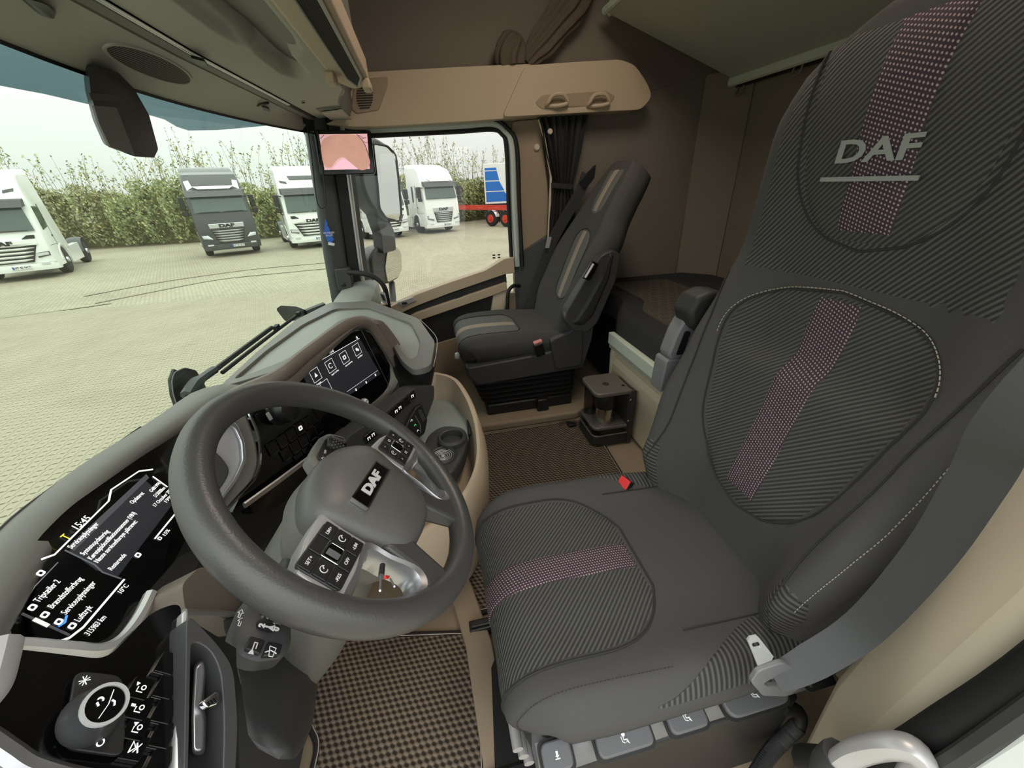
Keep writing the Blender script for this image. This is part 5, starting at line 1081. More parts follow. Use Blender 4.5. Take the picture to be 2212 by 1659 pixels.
for i in range(-22, 23):
    for j in range(0, 11):
        c = V((i*a_*1.5, -1.46+(j+.5*(i % 2))*a_*1.732, .5625))
        if c.x > .40 and c.y > -1.08: continue
        if abs(c.x) > .93 or c.y > -.97 or c.y < -1.42: continue
        for k in range(3):
            p0 = c+V((a_*math.cos(k*PI/3), a_*math.sin(k*PI/3), 0)); p1 = c+V((a_*math.cos((k+1)*PI/3), a_*math.sin((k+1)*PI/3), 0))
            t = (p1-p0).normalized(); s = V((-t.y, t.x, 0))*.0012
            hx_.append(([p0-s, p1-s, p1+s, p0+s], [(0, 1, 2, 3)]))
hs = mk('quilt_stitching', cat(*hx_), 'quilt_thread', mt, fix=False); hs['kind'] = 'stuff'
mk('bunk_rail', box((-1.0, -.845, .395), (.45, -.815, .455)), 'bunk_rail', lb, bevel=.006)
mk('rail_lip', box((-1.0, -.835, .378), (.44, -.82, .395)), 'header_grey', lb)
mk('base_panel', loft([[V((x, -.86, 0)), V((x, -.845, .02)), V((x, -.845, .22)), V((x, -.835, .24)), V((x, -.835, .30)), V((x, -.855, .32)), V((x, -.84, .38)), V((x, -.95, .38)), V((x, -.95, 0))] for x in (-1.0, .42)]), 'pale_beige', lb, ang=30)
mk('base_end', prism(rpoly([V((.42, -.84, .0)), V((.42, -.83, .37)), V((.42, -.90, .40)), V((.42, -1.0, .40)), V((.42, -1.0, 0))], .03), (.03, 0, 0)), 'pale_beige', lb, bevel=.006)
mk('storage_void', box((.45, -1.02, .045), (1.10, -.96, .44)), 'rubber', lb)  # black block stands in for the shade inside the open storage
# curtains
def drape(t, name, rows, x, m, amp=.018, folds=7, n=60):
    rings = []
    for yy, a, b, d in rows:
        p, q = P(a, yy, x=x+d), P(b, yy, x=x+d); r = []
        for k in range(n):
            s = k/(n-1); c = p.lerp(q, s); r.append(c+V((-amp*math.sin(s*folds*2*PI+yy*.004)-amp*.4*math.sin(s*folds*4.6*PI), 0, 0)))
        for k in range(n-1, -1, -1): r.append(r[k]+V((.03, 0, 0)))
        rings.append(r)
    return mk(name, loft(rings), m, t, ang=70)
cu1 = thing('side_curtain', 'black gathered curtain tied back beside the passenger window', 'curtain', P(1205, 560, x=1.07))
drape(cu1, 'cloth', [(248, 1160, 1268, 0), (275, 1168, 1262, 0), (330, 1178, 1252, 0), (380, 1190, 1240, .0), (402, 1196, 1234, .012), (425, 1190, 1240, 0), (470, 1186, 1240, 0), (520, 1184, 1224, 0), (585, 1184, 1204, .01)], 1.055, 'curtain_black')
mk('tie_band', prism(rpoly([P(x, y, x=1.03) for x, y in ((1192, 394), (1238, 398), (1236, 410), (1192, 406))], .004), (.045, 0, 0)), 'curtain_black', cu1, bevel=.004)
mk('lining_edge', tube([P(x, y, x=1.05) for x, y in ((1164, 258), (1176, 300), (1190, 380), (1188, 440), (1184, 520))], .006, 6), 'pale_beige', cu1)
mk('curtain_stud', lathe([(.014, 0), (.012, -.008), (0, -.010)], P(1188, 284, x=1.04), (1, 0, 0), 12), 'pale_beige', cu1)
cu2 = thing('roof_curtain', 'dark brown curtain bundle gathered on top of the side shelf', 'curtain', P(1140, 132, x=1.05))
def bundle(name, pts, rad, x, folds=9, amp=.22):
    pp = crom([P(a, b, x=x) for a, b in pts], 6); rr = crom([V((r, 0, 0)) for r in rad], 6); rings = []
    for i, c in enumerate(pp):
        t = (pp[min(i+1, len(pp)-1)]-pp[max(i-1, 0)]).normalized(); s = t.cross(V((1, 0, 0))).normalized(); u = V((1, 0, 0))
        rings.append([c+(s*math.cos(a)+u*.55*math.sin(a))*rr[i].x*(1+amp*math.sin(folds*a+i*.15)) for a in lin(0, 2*PI*53/54, 54)])
    return mk(name, loft(rings), 'curtain_brown', cu2, ang=75)
bundle('long_drape', ((1250, -60), (1235, 0), (1205, 45), (1172, 90), (1150, 118), (1138, 136)), (.085, .075, .06, .055, .04, .03), 1.035)
bundle('gathered_end', ((1106, 142), (1104, 120), (1108, 98), (1114, 82), (1118, 72)), (.060, .066, .058, .045, .02), 1.03, 7, .18)
# coffee maker
cf_ = thing('coffee_maker', 'compact coffee maker with a steel mug standing at the foot of the bunk', 'coffee maker', P(1325, 940, z=.008))
tp = [P(x, y, z=.30) for x, y in ((1272, 800), (1330, 791), (1384, 830), (1322, 846))]
fb_ = Frame((tp[0]+tp[2])*.5 - V((0, 0, .30)), tp[1]-tp[0], tp[0]-tp[3])
hu_ = (tp[1]-tp[0]).length*.5; hv_ = (tp[0]-tp[3]).length*.5
fb_ = Frame(V((.245, -.722, .008)), (.0, -1, 0), (1, 0, 0)); hu_, hv_ = .085, .095
def cring(z, k=1.0): 
    q = [V((fb_.o.x-hv_*k, fb_.o.y+hu_*k, z)), V((fb_.o.x+hv_*k, fb_.o.y+hu_*k, z)), V((fb_.o.x+hv_*k, fb_.o.y-hu_, z)), V((fb_.o.x-hv_*k, fb_.o.y-hu_, z))]
    return rpoly(q, [.035, .035, .008, .008], 6)
mk('base', loft([cring(.008), cring(.062)]), 'coffee_body', cf_, bevel=.004)
for k in range(5): mk('base_rib', tube(cring(.016+.010*k, 1.01), .0022, 5, True), 'coffee_body', cf_)
mk('base_trim', tube(cring(.066, 1.01), .0035, 6, True), 'coffee_top', cf_)
mk('middle_band', loft([cring(.066, .98), cring(.095, .98)]), 'gloss_black', cf_)
mk('mug_deck', loft([cring(.095), cring(.110)]), 'coffee_top', cf_, bevel=.003)
top = mk('top_plate', loft([cring(.268), cring(.288)]), 'coffee_top', cf_, bevel=.005, seg=3)
mk('power_button', lathe([(.014, .0), (.014, .003), (.011, .0035), (.010, .001), (0, .001)], V((fb_.o.x-.01, fb_.o.y+.005, .288)), n=18), 'coffee_body', top)
mk('top_mark', box((fb_.o.x-.05, fb_.o.y-.072, .288), (fb_.o.x-.035, fb_.o.y-.058, .2885)), 'gloss_black', top)
mk('back_plate', box((fb_.o.x-hv_, fb_.o.y-hu_-.012, .008), (fb_.o.x+hv_, fb_.o.y-hu_+.012, .268)), 'coffee_body', cf_, bevel=.003)
post = mk('corner_post', box((fb_.o.x-hv_-.006, fb_.o.y-hu_-.016, .008), (fb_.o.x-hv_+.022, fb_.o.y-hu_+.006, .285)), 'coffee_body', cf_, bevel=.002)
for z in (.245, .135): mk('post_screw', lathe([(.005, 0), (.005, -.003), (0, -.004)], V((fb_.o.x-hv_-.006, fb_.o.y-hu_+.010, z)), (1, 0, 0), 10), 'chrome', post)
mg = V((fb_.o.x-.035, fb_.o.y+.012, .110))
mug = thing('steel_mug', 'brushed steel mug with a black rim inside the coffee maker', 'mug', mg)
mk('mug_body', lathe([(.0, 0), (.038, 0), (.039, .003), (.042, .078), (.041, .080), (0, .080)], mg, n=32), 'steel', mug)
mk('mug_collar', lathe([(.043, .078), (.046, .082), (.048, .150), (.044, .156), (0, .156)], mg, n=32), 'black_plastic', mug)
mk('water_tank', lathe([(.030, 0), (.030, .158), (.029, .158), (.029, 0)], V((fb_.o.x+.055, fb_.o.y+.045, .110)), n=24, cap=False), 'clear_plastic', cf_)
# strap lying by the raised floor
sl = thing('floor_strap', 'small dark ratchet strap lying at the floor step', 'strap', P(1240, 915, z=.01))
mk('strap_band', strip(crom([P(1208, 918, z=.012), P(1225, 912, z=.016), P(1245, 916, z=.012), P(1268, 908, z=.016)], 4), (.2, 0, 1), .012, .002), 'curtain_brown', sl)
mk('strap_buckle', box(P(1234, 918, z=.01)-V((.02, .02, 0)), P(1234, 918, z=.01)+V((.02, .02, .014))), 'black_plastic', sl, bevel=.003)
# air line behind the driver seat, near the door
hs_ = thing('air_hose', 'black spiral hose under the driver seat control panel', 'hose', P(1660, 1620, z=.05))
pth = crom([P(1690, 1528, z=.22), P(1722, 1535, z=.20), P(1728, 1560, z=.17), P(1700, 1590, z=.14), P(1665, 1625, z=.11), P(1630, 1680, z=.09)], 8)
mk('hose_tube', tube(pth, .012, 10), 'rubber', hs_)
for i in range(18, len(pth)-1):
    for f in (0, .5): mk('hose_ring', tube([pth[i].lerp(pth[i+1], f)+(pth[i+1]-pth[i]).normalized().orthogonal().normalized()*.0125*math.cos(a)+(pth[i+1]-pth[i]).normalized().cross((pth[i+1]-pth[i]).normalized().orthogonal().normalized())*.0125*math.sin(a) for a in lin(0, 2*PI*9/10, 10)], .0022, 4, True), 'dark_plastic', hs_)
# grab handle low on the door post
gh = thing('entry_handle', 'grey moulded entry handle low beside the driver door post', 'handle', P(1960, 1640, y=-.40))
mk('grip', tube(crom([P(1800, 1662, y=-.40), P(1850, 1625, y=-.41), P(1920, 1610, y=-.42), P(1975, 1622, y=-.43), P(1985, 1660, y=-.43), P(1960, 1720, y=-.42)], 6), .020, 12, flat=.013), 'silver_paint', gh)
mk('grip_cap', tube(crom([P(1790, 1690, y=-.395), P(1800, 1662, y=-.40), P(1822, 1642, y=-.405)], 5), .022, 10), 'dark_plastic', gh)
# ------------------------------------------------------------------ outside: on the cab
GZ = -1.65
wp = thing('wiper', 'black windscreen wiper resting along the lower edge of the glass', 'wiper', P(470, 820, y=.74))
wpts = [onscreen(x, y, .03) for x, y in ((425, 862), (445, 832), (480, 805), (540, 758), (600, 712), (645, 679))]
mk('blade', tube(crom(wpts[2:], 5), .007, 6), 'rubber', wp)
mk('arm', tube(crom([q+V((0, .02, .012)) for q in wpts[:5]], 5), .009, 6), 'rubber', wp)
mk('arm_cover', tube(crom([q+V((0, .02, .014)) for q in wpts[:3]], 5), [.020]*6+[.014]*5, 8), 'mirror_shell', wp)
mk('blade_clip', box(wpts[4]-V((.02, .006, .0)), wpts[4]+V((.02, .01, .02))), 'rubber', wp)
mk('blade_end', box(wpts[5]-V((.015, .008, .008)), wpts[5]+V((.015, .008, .012))), 'rubber', wp)
cb2 = thing('front_camera', 'black boxy camera arm standing outside below the windscreen', 'camera', onscreen(405, 870, .10))
o4 = [(372, 822), (378, 804), (400, 794), (424, 800), (445, 835), (448, 852), (400, 900), (388, 890), (375, 850)]
yb = onscreen(405, 850, .10).y
mk('housing', loft([rpoly([P(x, y, y=yb) for x, y in o4], .01), rpoly([P(x, y, y=yb+.03) for x, y in o4], .012), rpoly([P(x-4, y, y=yb+.09) for x, y in o4], .012)]), 'black_plastic', cb2, bevel=.006)
mk('rim_strip', tube([P(x, y, y=yb+.09) for x, y in ((376, 800), (368, 822), (372, 852), (386, 892))], .008, 6), 'rubber', cb2)
fm = thing('front_mirror', 'grey corner mirror housing outside beyond the wiper', 'mirror', onscreen(630, 680, .10))
yb = onscreen(630, 670, .12).y
mk('housing', loft([rpoly([P(x, y, y=yb) for x, y in ((596, 668), (606, 660), (640, 662), (672, 674), (650, 692), (616, 694))], .02), rpoly([P(x, y, y=yb+.12) for x, y in ((598, 668), (608, 661), (640, 663), (668, 674), (648, 690), (616, 692))], .02)]), 'mirror_shell', fm, bevel=.01)
mk('mirror_arm', tube([P(660, 676, y=yb), P(700, 660, y=yb-.08)], .02, 8), 'mirror_shell', fm)
cwl = thing('scuttle', 'dark plastic scuttle panel outside at the foot of the windscreen', 'panel', (0, .76, .5))
mk('scuttle_panel', loft([[V((x, wsy(x)+.005, .54)), V((x, wsy(x)+.05, .52)), V((x, wsy(x)+.06, .30)), V((x, wsy(x)+.0, .30))] for x in lin(-1.1, 1.1, 16)]), 'dark_plastic', cwl)
# passenger mirrors
mr = thing('door_mirror', 'tall grey door mirror with two glasses outside the passenger window', 'mirror', P(830, 600, x=1.42))
MX = 1.42
Mf = Frame(P(838, 400, x=MX), (.90, -.44, 0), (0, 0, 1))
def mpoly(name, pts, w, th, m, r=.03, bev=.015, fr=Mf): return mk(name, prism(rpoly([fr.px(a, b, w) for a, b in pts], r), fr.n*-th), m, mr, bevel=bev, seg=3)
mpoly('main_shell', ((776, 300), (812, 296), (846, 318), (862, 360), (869, 470), (852, 480), (832, 476), (800, 440), (784, 400)), 0, .10, 'mirror_shell', .04)
mpoly('main_glass', ((808, 312), (836, 318), (852, 336), (858, 380), (865, 462), (860, 476), (836, 470), (822, 450), (818, 400)), .006, .01, 'mirror_glass', .02, .001)
mk('glass_rim', tube(rpoly([Mf.px(a, b, .004) for a, b in ((806, 310), (837, 315), (855, 334), (861, 380), (868, 463), (862, 479), (835, 473), (820, 452), (816, 400))], .02), .005, 6, True), 'rubber', mr)
mpoly('lower_arm', ((806, 446), (840, 474), (852, 500), (856, 540), (828, 548), (824, 505), (812, 470)), -.03, .06, 'mirror_shell', .02)
Mg = Frame(P(845, 570, x=MX), (.86, -.5, -.05), (-.05, -.05, 1))
mpoly('wide_shell', ((800, 556), (812, 536), (848, 526), (866, 540), (870, 572), (864, 600), (840, 614), (806, 606)), 0, .09, 'mirror_shell', .03, .015, Mg)
mpoly('wide_glass', ((836, 545), (856, 531), (867, 545), (869, 580), (862, 598), (838, 610), (832, 580)), .006, .01, 'mirror_glass', .02, .003, Mg)
mk('mirror_stem', tube([Mg.px(846, 610, -.04), P(852, 680, x=1.30), P(845, 720, x=1.2)], .02, 8), 'mirror_shell', mr)
# ------------------------------------------------------------------ the yard
gr = struct('ground', box((-20, -40, GZ-.2), (70, 60, GZ-.012)), mat('yard', (158, 152, 133), .9))
# far paving drawn with courses, near paving laid as stones
m = MAT['yard']; n = m.node_tree; b = n.nodes['Principled BSDF']
tcn = n.nodes.new('ShaderNodeTexCoord'); mpn = n.nodes.new('ShaderNodeMapping'); mpn.inputs['Rotation'].default_value = (0, 0, PI/2)
br = n.nodes.new('ShaderNodeTexBrick'); br.inputs['Scale'].default_value = 1.0; br.inputs['Brick Width'].default_value = .12; br.inputs['Row Height'].default_value = .12; br.inputs['Mortar Size'].default_value = .008
br.inputs['Color1'].default_value = (*s2l((166, 160, 138)), 1); br.inputs['Color2'].default_value = (*s2l((152, 147, 128)), 1); br.inputs['Mortar'].default_value = (*s2l((116, 110, 94)), 1)
ns = n.nodes.new('ShaderNodeTexNoise'); ns.inputs['Scale'].default_value = .35; ns.inputs['Detail'].default_value = 6
mxn = n.nodes.new('ShaderNodeMix'); mxn.data_type = 'RGBA'; mxn.blend_type = 'MULTIPLY'; mxn.inputs[0].default_value = .5
n.links.new(tcn.outputs['Object'], mpn.inputs[0]); n.links.new(mpn.outputs[0], br.inputs['Vector']); n.links.new(tcn.outputs['Object'], ns.inputs[0])
crn = n.nodes.new('ShaderNodeValToRGB'); crn.color_ramp.elements[0].position = .3; crn.color_ramp.elements[0].color = (.62, .6, .55, 1); crn.color_ramp.elements[1].position = .62
n.links.new(ns.outputs[0], crn.inputs[0]); n.links.new(br.outputs[0], mxn.inputs['A']); n.links.new(crn.outputs[0], mxn.inputs['B']); n.links.new(mxn.outputs['Result'], b.inputs['Base Color'])
# stones: wavy sided, laid in staggered courses
PW = .112
def stone():
    h = PW*.5-.0035; pts = []
    def wv(s): return .010*math.sin(s*PI*2)
    for s in lin(0, 1, 7)[:-1]: pts.append((-h+2*h*s, -h+wv(s)))
    for s in lin(0, 1, 3)[:-1]: pts.append((h+.006*math.sin(s*PI), -h+2*h*s))
    for s in lin(1, 0, 7)[:-1]: pts.append((-h+2*h*s, h+wv(s)))
    for s in lin(1, 0, 3)[:-1]: pts.append((-h+.006*math.sin(s*PI), -h+2*h*s))
    return pts
sp0 = stone()
me0 = bpy.data.meshes.new('paver'); vv, fc = prism([V((y, x, -.012)) for x, y in sp0], (0, 0, .012)); me0.from_pydata([tuple(q) for q in vv], [], fc[1:]); me0.materials.append(MAT['paver'])
bm = bmesh.new(); bm.from_mesh(me0); bmesh.ops.recalc_face_normals(bm, faces=bm.faces); bm.to_mesh(me0); bm.free()
cells = []
for i in range(0, 100):
    for j in range(-4, 100):
        x = .9+i*PW; y = 1.2+(j+.33*(i % 3))*PW
        q = V((x, y, GZ))-CAM; wd = q.dot(FW)
        if wd <= 0: continue
        px, py = CX+FPX*q.dot(RT)/wd, CY-FPX*q.dot(UP)/wd
        if -40 < px < 760 and 600 < py < 1190 and py < 1160-.72*max(0, px)+30: cells.append((py, x, y, px))
cells.sort(reverse=True)
near = [c for c in cells if c[3] > -5][:300]; nk = set((c[1], c[2]) for c in near)
rnd = random.Random(3)
for c in near:
    o = bpy.data.objects.new('paver', me0); COL.objects.link(o); o.location = (c[1], c[2], GZ+rnd.uniform(-.001, .0015)); o.parent = gr
rest = [c for c in cells if (c[1], c[2]) not in nk]
vb, fb2 = [], []
base = [(y, x) for x, y in sp0]; nb_ = len(base)
for c in rest:
    k = len(vb); dz = rnd.uniform(-.001, .0015)
    vb += [(c[1]+a, c[2]+d, GZ-.012) for a, d in base] + [(c[1]+a, c[2]+d, GZ+dz) for a, d in base]
    fb2 += [tuple(range(k+nb_, k+2*nb_))] + [(k+i, k+(i+1) % nb_, k+nb_+(i+1) % nb_, k+nb_+i) for i in range(nb_)]
rp_ = mk('pavers', ([V(q) for q in vb], fb2), 'paver', gr, smooth=False); rp_['kind'] = 'stuff'
print('pavers', len(near), len(rest))
# earth verge under the hedge and faint tyre marks
mk('verge', prism([P(x, y, z=GZ-.011) for x, y in ((-300, 560), (100, 545), (300, 533), (450, 522), (720, 505), (1100, 470), (1500, 440), (1500, 420), (-300, 500))], (0, 0, .004)), 'dirt', gr)
for pts in (((205, 655), (330, 630), (470, 604), (600, 590), (760, 575)), ((180, 640), (330, 612), (450, 594), (560, 580), (720, 566)), ((-20, 690), (120, 672), (240, 655))):
    a = crom([P(x, y, z=GZ+.003) for x, y in pts], 4); mk('tyre_track', strip(a, (.3, 1, 0), .05, .001), 'tyre_mark', gr)
# ---- trucks
def truck(px, py, rz, style, col, label, mirror=True, plate_='', chassis=True, side_dark=False):
    q = P(px, py, z=GZ); t = thing('truck', label, 'truck', (q.x, q.y, GZ), rz, 'parked tractor units', local=True)
    xg = style == 'xg'; H = 3.75; W2 = 1.24
    wz0, wz1 = (1.75, 2.72) if xg else (1.98, 2.80)
    prof = [(.12, .42), (-.02, .62), (-.06, 1.1), (-.04, 1.5), (.02, wz0), (.24, wz1), (.26, wz1+.12), (.42, 3.25), (.72, H-.12), (1.05, H), (2.35, H), (2.35, .95), (1.95, .95), (1.85, 1.10), (1.0, 1.10), (.86, .42)]
    def body(w, k): return [V((w, y, z)) for y, z in prof]
    rings = [[V((x*(1 if z < 2.6 else 1-.10*(z-2.6)), y+dy*(1 if z > .3 else 0), z)) for y, z in prof] for x, dy in ((-W2, .16), (-W2*.96, .06), (-W2*.80, 0), (W2*.80, 0), (W2*.96, .06), (W2, .16))]
    bd_ = mk('cab', loft(rings), col, t, ang=28)
    sl_ = lambda z: .02+(z-wz0)*(.22/(wz1-wz0))
    def face(name, u0, u1, z0, z1, d0, d1, m, par=t, taper=0.0, r=0.0):
        a, c = (sl_(z0)-.06 if z0 >= wz0 else -.06), (sl_(z1)-.06 if z1 >= wz0 else -.06)
        return mk(name, hexa([V((u0, a-d0, z0)), V((u1, a-d0, z0)), V((u1+taper, c-d0, z1)), V((u0-taper, c-d0, z1))], [V((u0, a-d1, z0)), V((u1, a-d1, z0)), V((u1+taper, c-d1, z1)), V((u0-taper, c-d1, z1))]), m, par, smooth=False)
    face('windscreen', -1.08, 1.08, wz0+.04, wz1-.02, -.05, .012, 'truck_glass', taper=-.07)
    mk('visor', hexa([V((-1.16, .12, wz1-.06)), V((1.16, .12, wz1-.06)), V((1.16, .24, wz1+.20)), V((-1.16, .24, wz1+.20))], [V((-1.10, -.06, wz1-.10)), V((1.10, -.06, wz1-.10)), V((1.12, .10, wz1+.16)), V((-1.12, .10, wz1+.16))]), 'truck_grey' if col == 'truck_white' else col, t)
    for s in (-1, 1):
        face('wiper', min(s*.1, s*.9), max(s*.1, s*.9), wz0+.05, wz0+.075, .012, .03, 'truck_black')
        y_ = .46
        if xg: lampq = [(s*.70, 3.12), (s*1.00, 3.18), (s*1.02, 3.28), (s*.72, 3.22)]
        else: lampq = [(s*.80, 3.10), (s*1.04, 2.98), (s*1.06, 3.36), (s*.86, 3.40)]
        mk('roof_lamp', hexa([V((x, .40+(z-3.0)*.6, z)) for x, z in lampq], [V((x, .27+(z-3.0)*.6, z)) for x, z in lampq]), 'lamp_glass' if not xg else 'truck_grey', t)
        # headlamp, fog lamp
        hl_q = [(s*.72, .78), (s*1.12, .86), (s*1.16, 1.06), (s*.92, 1.12)] if not xg else [(s*.80, .80), (s*1.15, .86), (s*1.16, 1.02), (s*.80, .98)]
        hl2 = mk('headlamp', hexa([V((x, .06 if abs(x) < .9 else .12, z)) for x, z in hl_q], [V((x, -.085 if abs(x) < .9 else -.03, z)) for x, z in hl_q]), 'truck_grey', t)
        mk('lamp_lens', hexa([V((s*.12*0+x*.96+s*.02, -.03, .95+(z-.95)*.62)) for x, z in hl_q], [V((x*.96+s*.02, -.10 if abs(x) < .9 else -.05, .95+(z-.95)*.62)) for x, z in hl_q]), 'lamp_glass', hl2)
        mk('fog_lamp', box((min(s*.78, s*1.02), -.09, .55), (max(s*.78, s*1.02), .0, .62)), 'lamp_glass', t)
        # side window, door lines, sleeper pane
        X = s*(W2+.004)
        mk('side_window', hexa([V((X, y, z)) for y, z in ((.30, wz0+.02), (1.02, wz0+.12), (1.00, wz1-.10), (.42, wz1-.08))], [V((X-s*.03, y, z)) for y, z in ((.30, wz0+.02), (1.02, wz0+.12), (1.00, wz1-.10), (.42, wz1-.08))]), 'truck_glass', t)
        mk('door_gap', cat(box((min(X, X-s*.02), 1.10, 1.15), (max(X, X-s*.02), 1.115, wz1)), box((min(X, X-s*.02), .20, 1.20), (max(X, X-s*.02), 1.10, 1.212))), 'truck_black', t)
        mk('door_handle', box((min(X, X+s*.01), .95, 1.50), (max(X, X+s*.01), 1.05, 1.56)), 'truck_black', t)
        if not xg: mk('sleeper_pane', box((min(X, X-s*.02), 1.5, 1.85), (max(X, X-s*.02), 1.66, 2.75)), 'truck_glass', t)
        # wheels
        for wy, rad in ((1.42, .52), (5.0, .52)):
            if wy > 3 and not chassis: continue
            wh_ = mk('wheel', lathe([(.0, -.17), (rad-.06, -.17), (rad, -.13), (rad, .13), (rad-.06, .17), (0, .17)], V((s*1.05, wy, rad)), (1, 0, 0), 22), 'tyre', t)
            mk('hub', lathe([(.30, 0), (.27, .02), (.12, .02), (.10, .09), (0, .09)], V((s*1.19, wy, rad)), (s, 0, 0), 16), 'truck_chrome', wh_)
        mk('arch', tube([V((s*1.20, 1.42+.62*math.cos(a), .52+.62*math.sin(a))) for a in lin(.1, PI-.1, 12)], .07, 6), col, t)
        if chassis: mk('side_skirt', box((min(s*1.0, s*1.22), 2.2, .30), (max(s*1.0, s*1.22), 4.2, 1.0)), col if col == 'truck_white' else 'truck_grey', t, bevel=.03)
        if mirror:
            am_ = mk('mirror', box((min(s*1.30, s*1.52), .12, wz1-.62), (max(s*1.30, s*1.52), .30, wz1-.08)), 'truck_black', t, bevel=.04, seg=2)
            mk('lower_mirror', box((min(s*1.30, s*1.54), .10, wz1-.90), (max(s*1.30, s*1.54), .26, wz1-.66)), 'truck_black', t, bevel=.04, seg=2)
            mk('mirror_bracket', tube([V((s*1.15, .25, wz1-.15)), V((s*1.36, .22, wz1-.12)), V((s*1.36, .20, wz0)), V((s*1.15, .25, wz0-.05))], .03, 6), 'truck_black', t)
    # grille
    gw0, gw1 = (.62, .98) if xg else (.52, .70)
    gz0, gz1 = .66, 1.40 if xg else 1.26
    gq = mk('grille', hexa([V((-gw0, .05, gz0)), V((gw0, .05, gz0)), V((gw1, .05, gz1)), V((-gw1, .05, gz1))], [V((-gw0, -.068, gz0)), V((gw0, -.068, gz0)), V((gw1, -.068, gz1)), V((-gw1, -.068, gz1))]), 'truck_black', t)
    n_sl = 5
    for k in range(n_sl):
        f = (k+.5)/(n_sl+.3); z = gz0+(gz1-gz0)*f; wdt = (gw0+(gw1-gw0)*f)*.97
        mk('grille_slat', hexa([V((-wdt, -.06, z+.02)), V((-wdt*.6, -.06, z-.035)), V((wdt*.6, -.06, z-.035)), V((wdt, -.06, z+.02))], [V((-wdt, -.10, z+.055)), V((-wdt*.6, -.10, z+.015)), V((wdt*.6, -.10, z+.015)), V((wdt, -.10, z+.055))]), 'truck_chrome' if not xg else col, gq)
    lz = 1.38 if xg else 1.42
    bdp = mk('name_band', box((-.98 if xg else -.72, -.10, lz-.10), (.98 if xg else .72, .0, lz+.11)), col if xg else 'truck_chrome', t, bevel=.02)
    text('name_lettering', 'DAF', Frame((0, -.105, lz), (1, 0, 0), (0, 0, 1)), .20, 'truck_black', bdp, ext=.006, off=.012, sx=1.7, align='CENTER')
    if xg:
        for s in (-1, 1): mk('intake', hexa([V((s*.62, -.02, 1.52)), V((s*.98, -.02, 1.52)), V((s*1.0, -.02, 1.64)), V((s*.80, -.02, 1.64))], [V((s*.62, -.085, 1.52)), V((s*.98, -.085, 1.52)), V((s*1.0, -.085, 1.64)), V((s*.80, -.085, 1.64))]), 'truck_black', t)
        mk('roof_window', hexa([V((-.55, .50, 3.30)), V((.55, .50, 3.30)), V((.60, .66, 3.46)), V((-.60, .66, 3.46))], [V((-.55, .40, 3.32)), V((.55, .40, 3.32)), V((.60, .58, 3.48)), V((-.60, .58, 3.48))]), 'truck_grey', t)
    else:
        mk('brow_band', hexa([V((-.62, .20, wz1+.22)), V((.62, .20, wz1+.22)), V((.82, .26, wz1+.34)), V((-.82, .26, wz1+.34))], [V((-.62, .06, wz1+.22)), V((.62, .06, wz1+.22)), V((.82, .14, wz1+.34)), V((-.82, .14, wz1+.34))]), 'truck_chrome' if col == 'truck_dark' else col, t)
    mk('bumper', loft([[V((x, y, .34)), V((x, y-.03, .46)), V((x, y-.01, .60)), V((x, y+.3, .60)), V((x, y+.3, .34))] for x, y in ((-1.22, .14), (-1.05, -.02), (-.6, -.06), (.6, -.06), (1.05, -.02), (1.22, .14))]), col, t, ang=30)
    pl = mk('number_plate', box((-.05, -.125, .44), (.47, -.10, .55)), 'plate_white', t)
    mk('plate_band', box((-.05, -.128, .44), (.0, -.124, .55)), 'plate_blue', pl)
    text('plate_lettering', 'NT 05 NCT', Frame((.235, -.127, .495), (1, 0, 0), (0, 0, 1)), .105, 'truck_black', pl, ext=.001, off=.003, sx=.85, align='CENTER')
    mk('air_deflector', hexa([V((-1.08, 1.2, H-.02)), V((1.08, 1.2, H-.02)), V((1.10, 2.6, H-.02)), V((-1.10, 2.6, H-.02))], [V((-1.0, 1.5, H+.16)), V((1.0, 1.5, H+.16)), V((1.06, 2.6, H+.26)), V((-1.06, 2.6, H+.26))]), col, t, bevel=.05)
    if chassis:
        mk('chassis', box((-.45, 2.0, .55), (.45, 5.9, .95)), 'truck_grey', t)
        for s in (-1, 1): mk('mudguard', tube([V((s*1.0, 5.0+.60*math.cos(a), .55+.60*math.sin(a))) for a in lin(0, PI, 10)], .26, 6, flat=.04, up=(0, 0, 1)), 'truck_grey', t)
    mk('underside', box((-1.0, .3, .30), (1.0, 2.2, .8)), 'truck_black', t)
    return t
RZ = math.radians(-65)
truck(50, 607, math.radians(-67), 'xg', 'truck_white', 'white truck at the far left, cut by the picture edge', mirror=False)
truck(512, 552, RZ, 'xf', 'truck_dark', 'dark grey truck, the only dark one in the row', chassis=False)
truck(690, 535, math.radians(-68), 'xg', 'truck_white', 'white truck half hidden by the right A-pillar')
truck(848, 515, math.radians(-62), 'xg', 'truck_white', 'white truck standing behind the door mirror')
truck(962, 502, math.radians(-64), 'xf', 'truck_white', 'cream white truck seen whole through the passenger window')
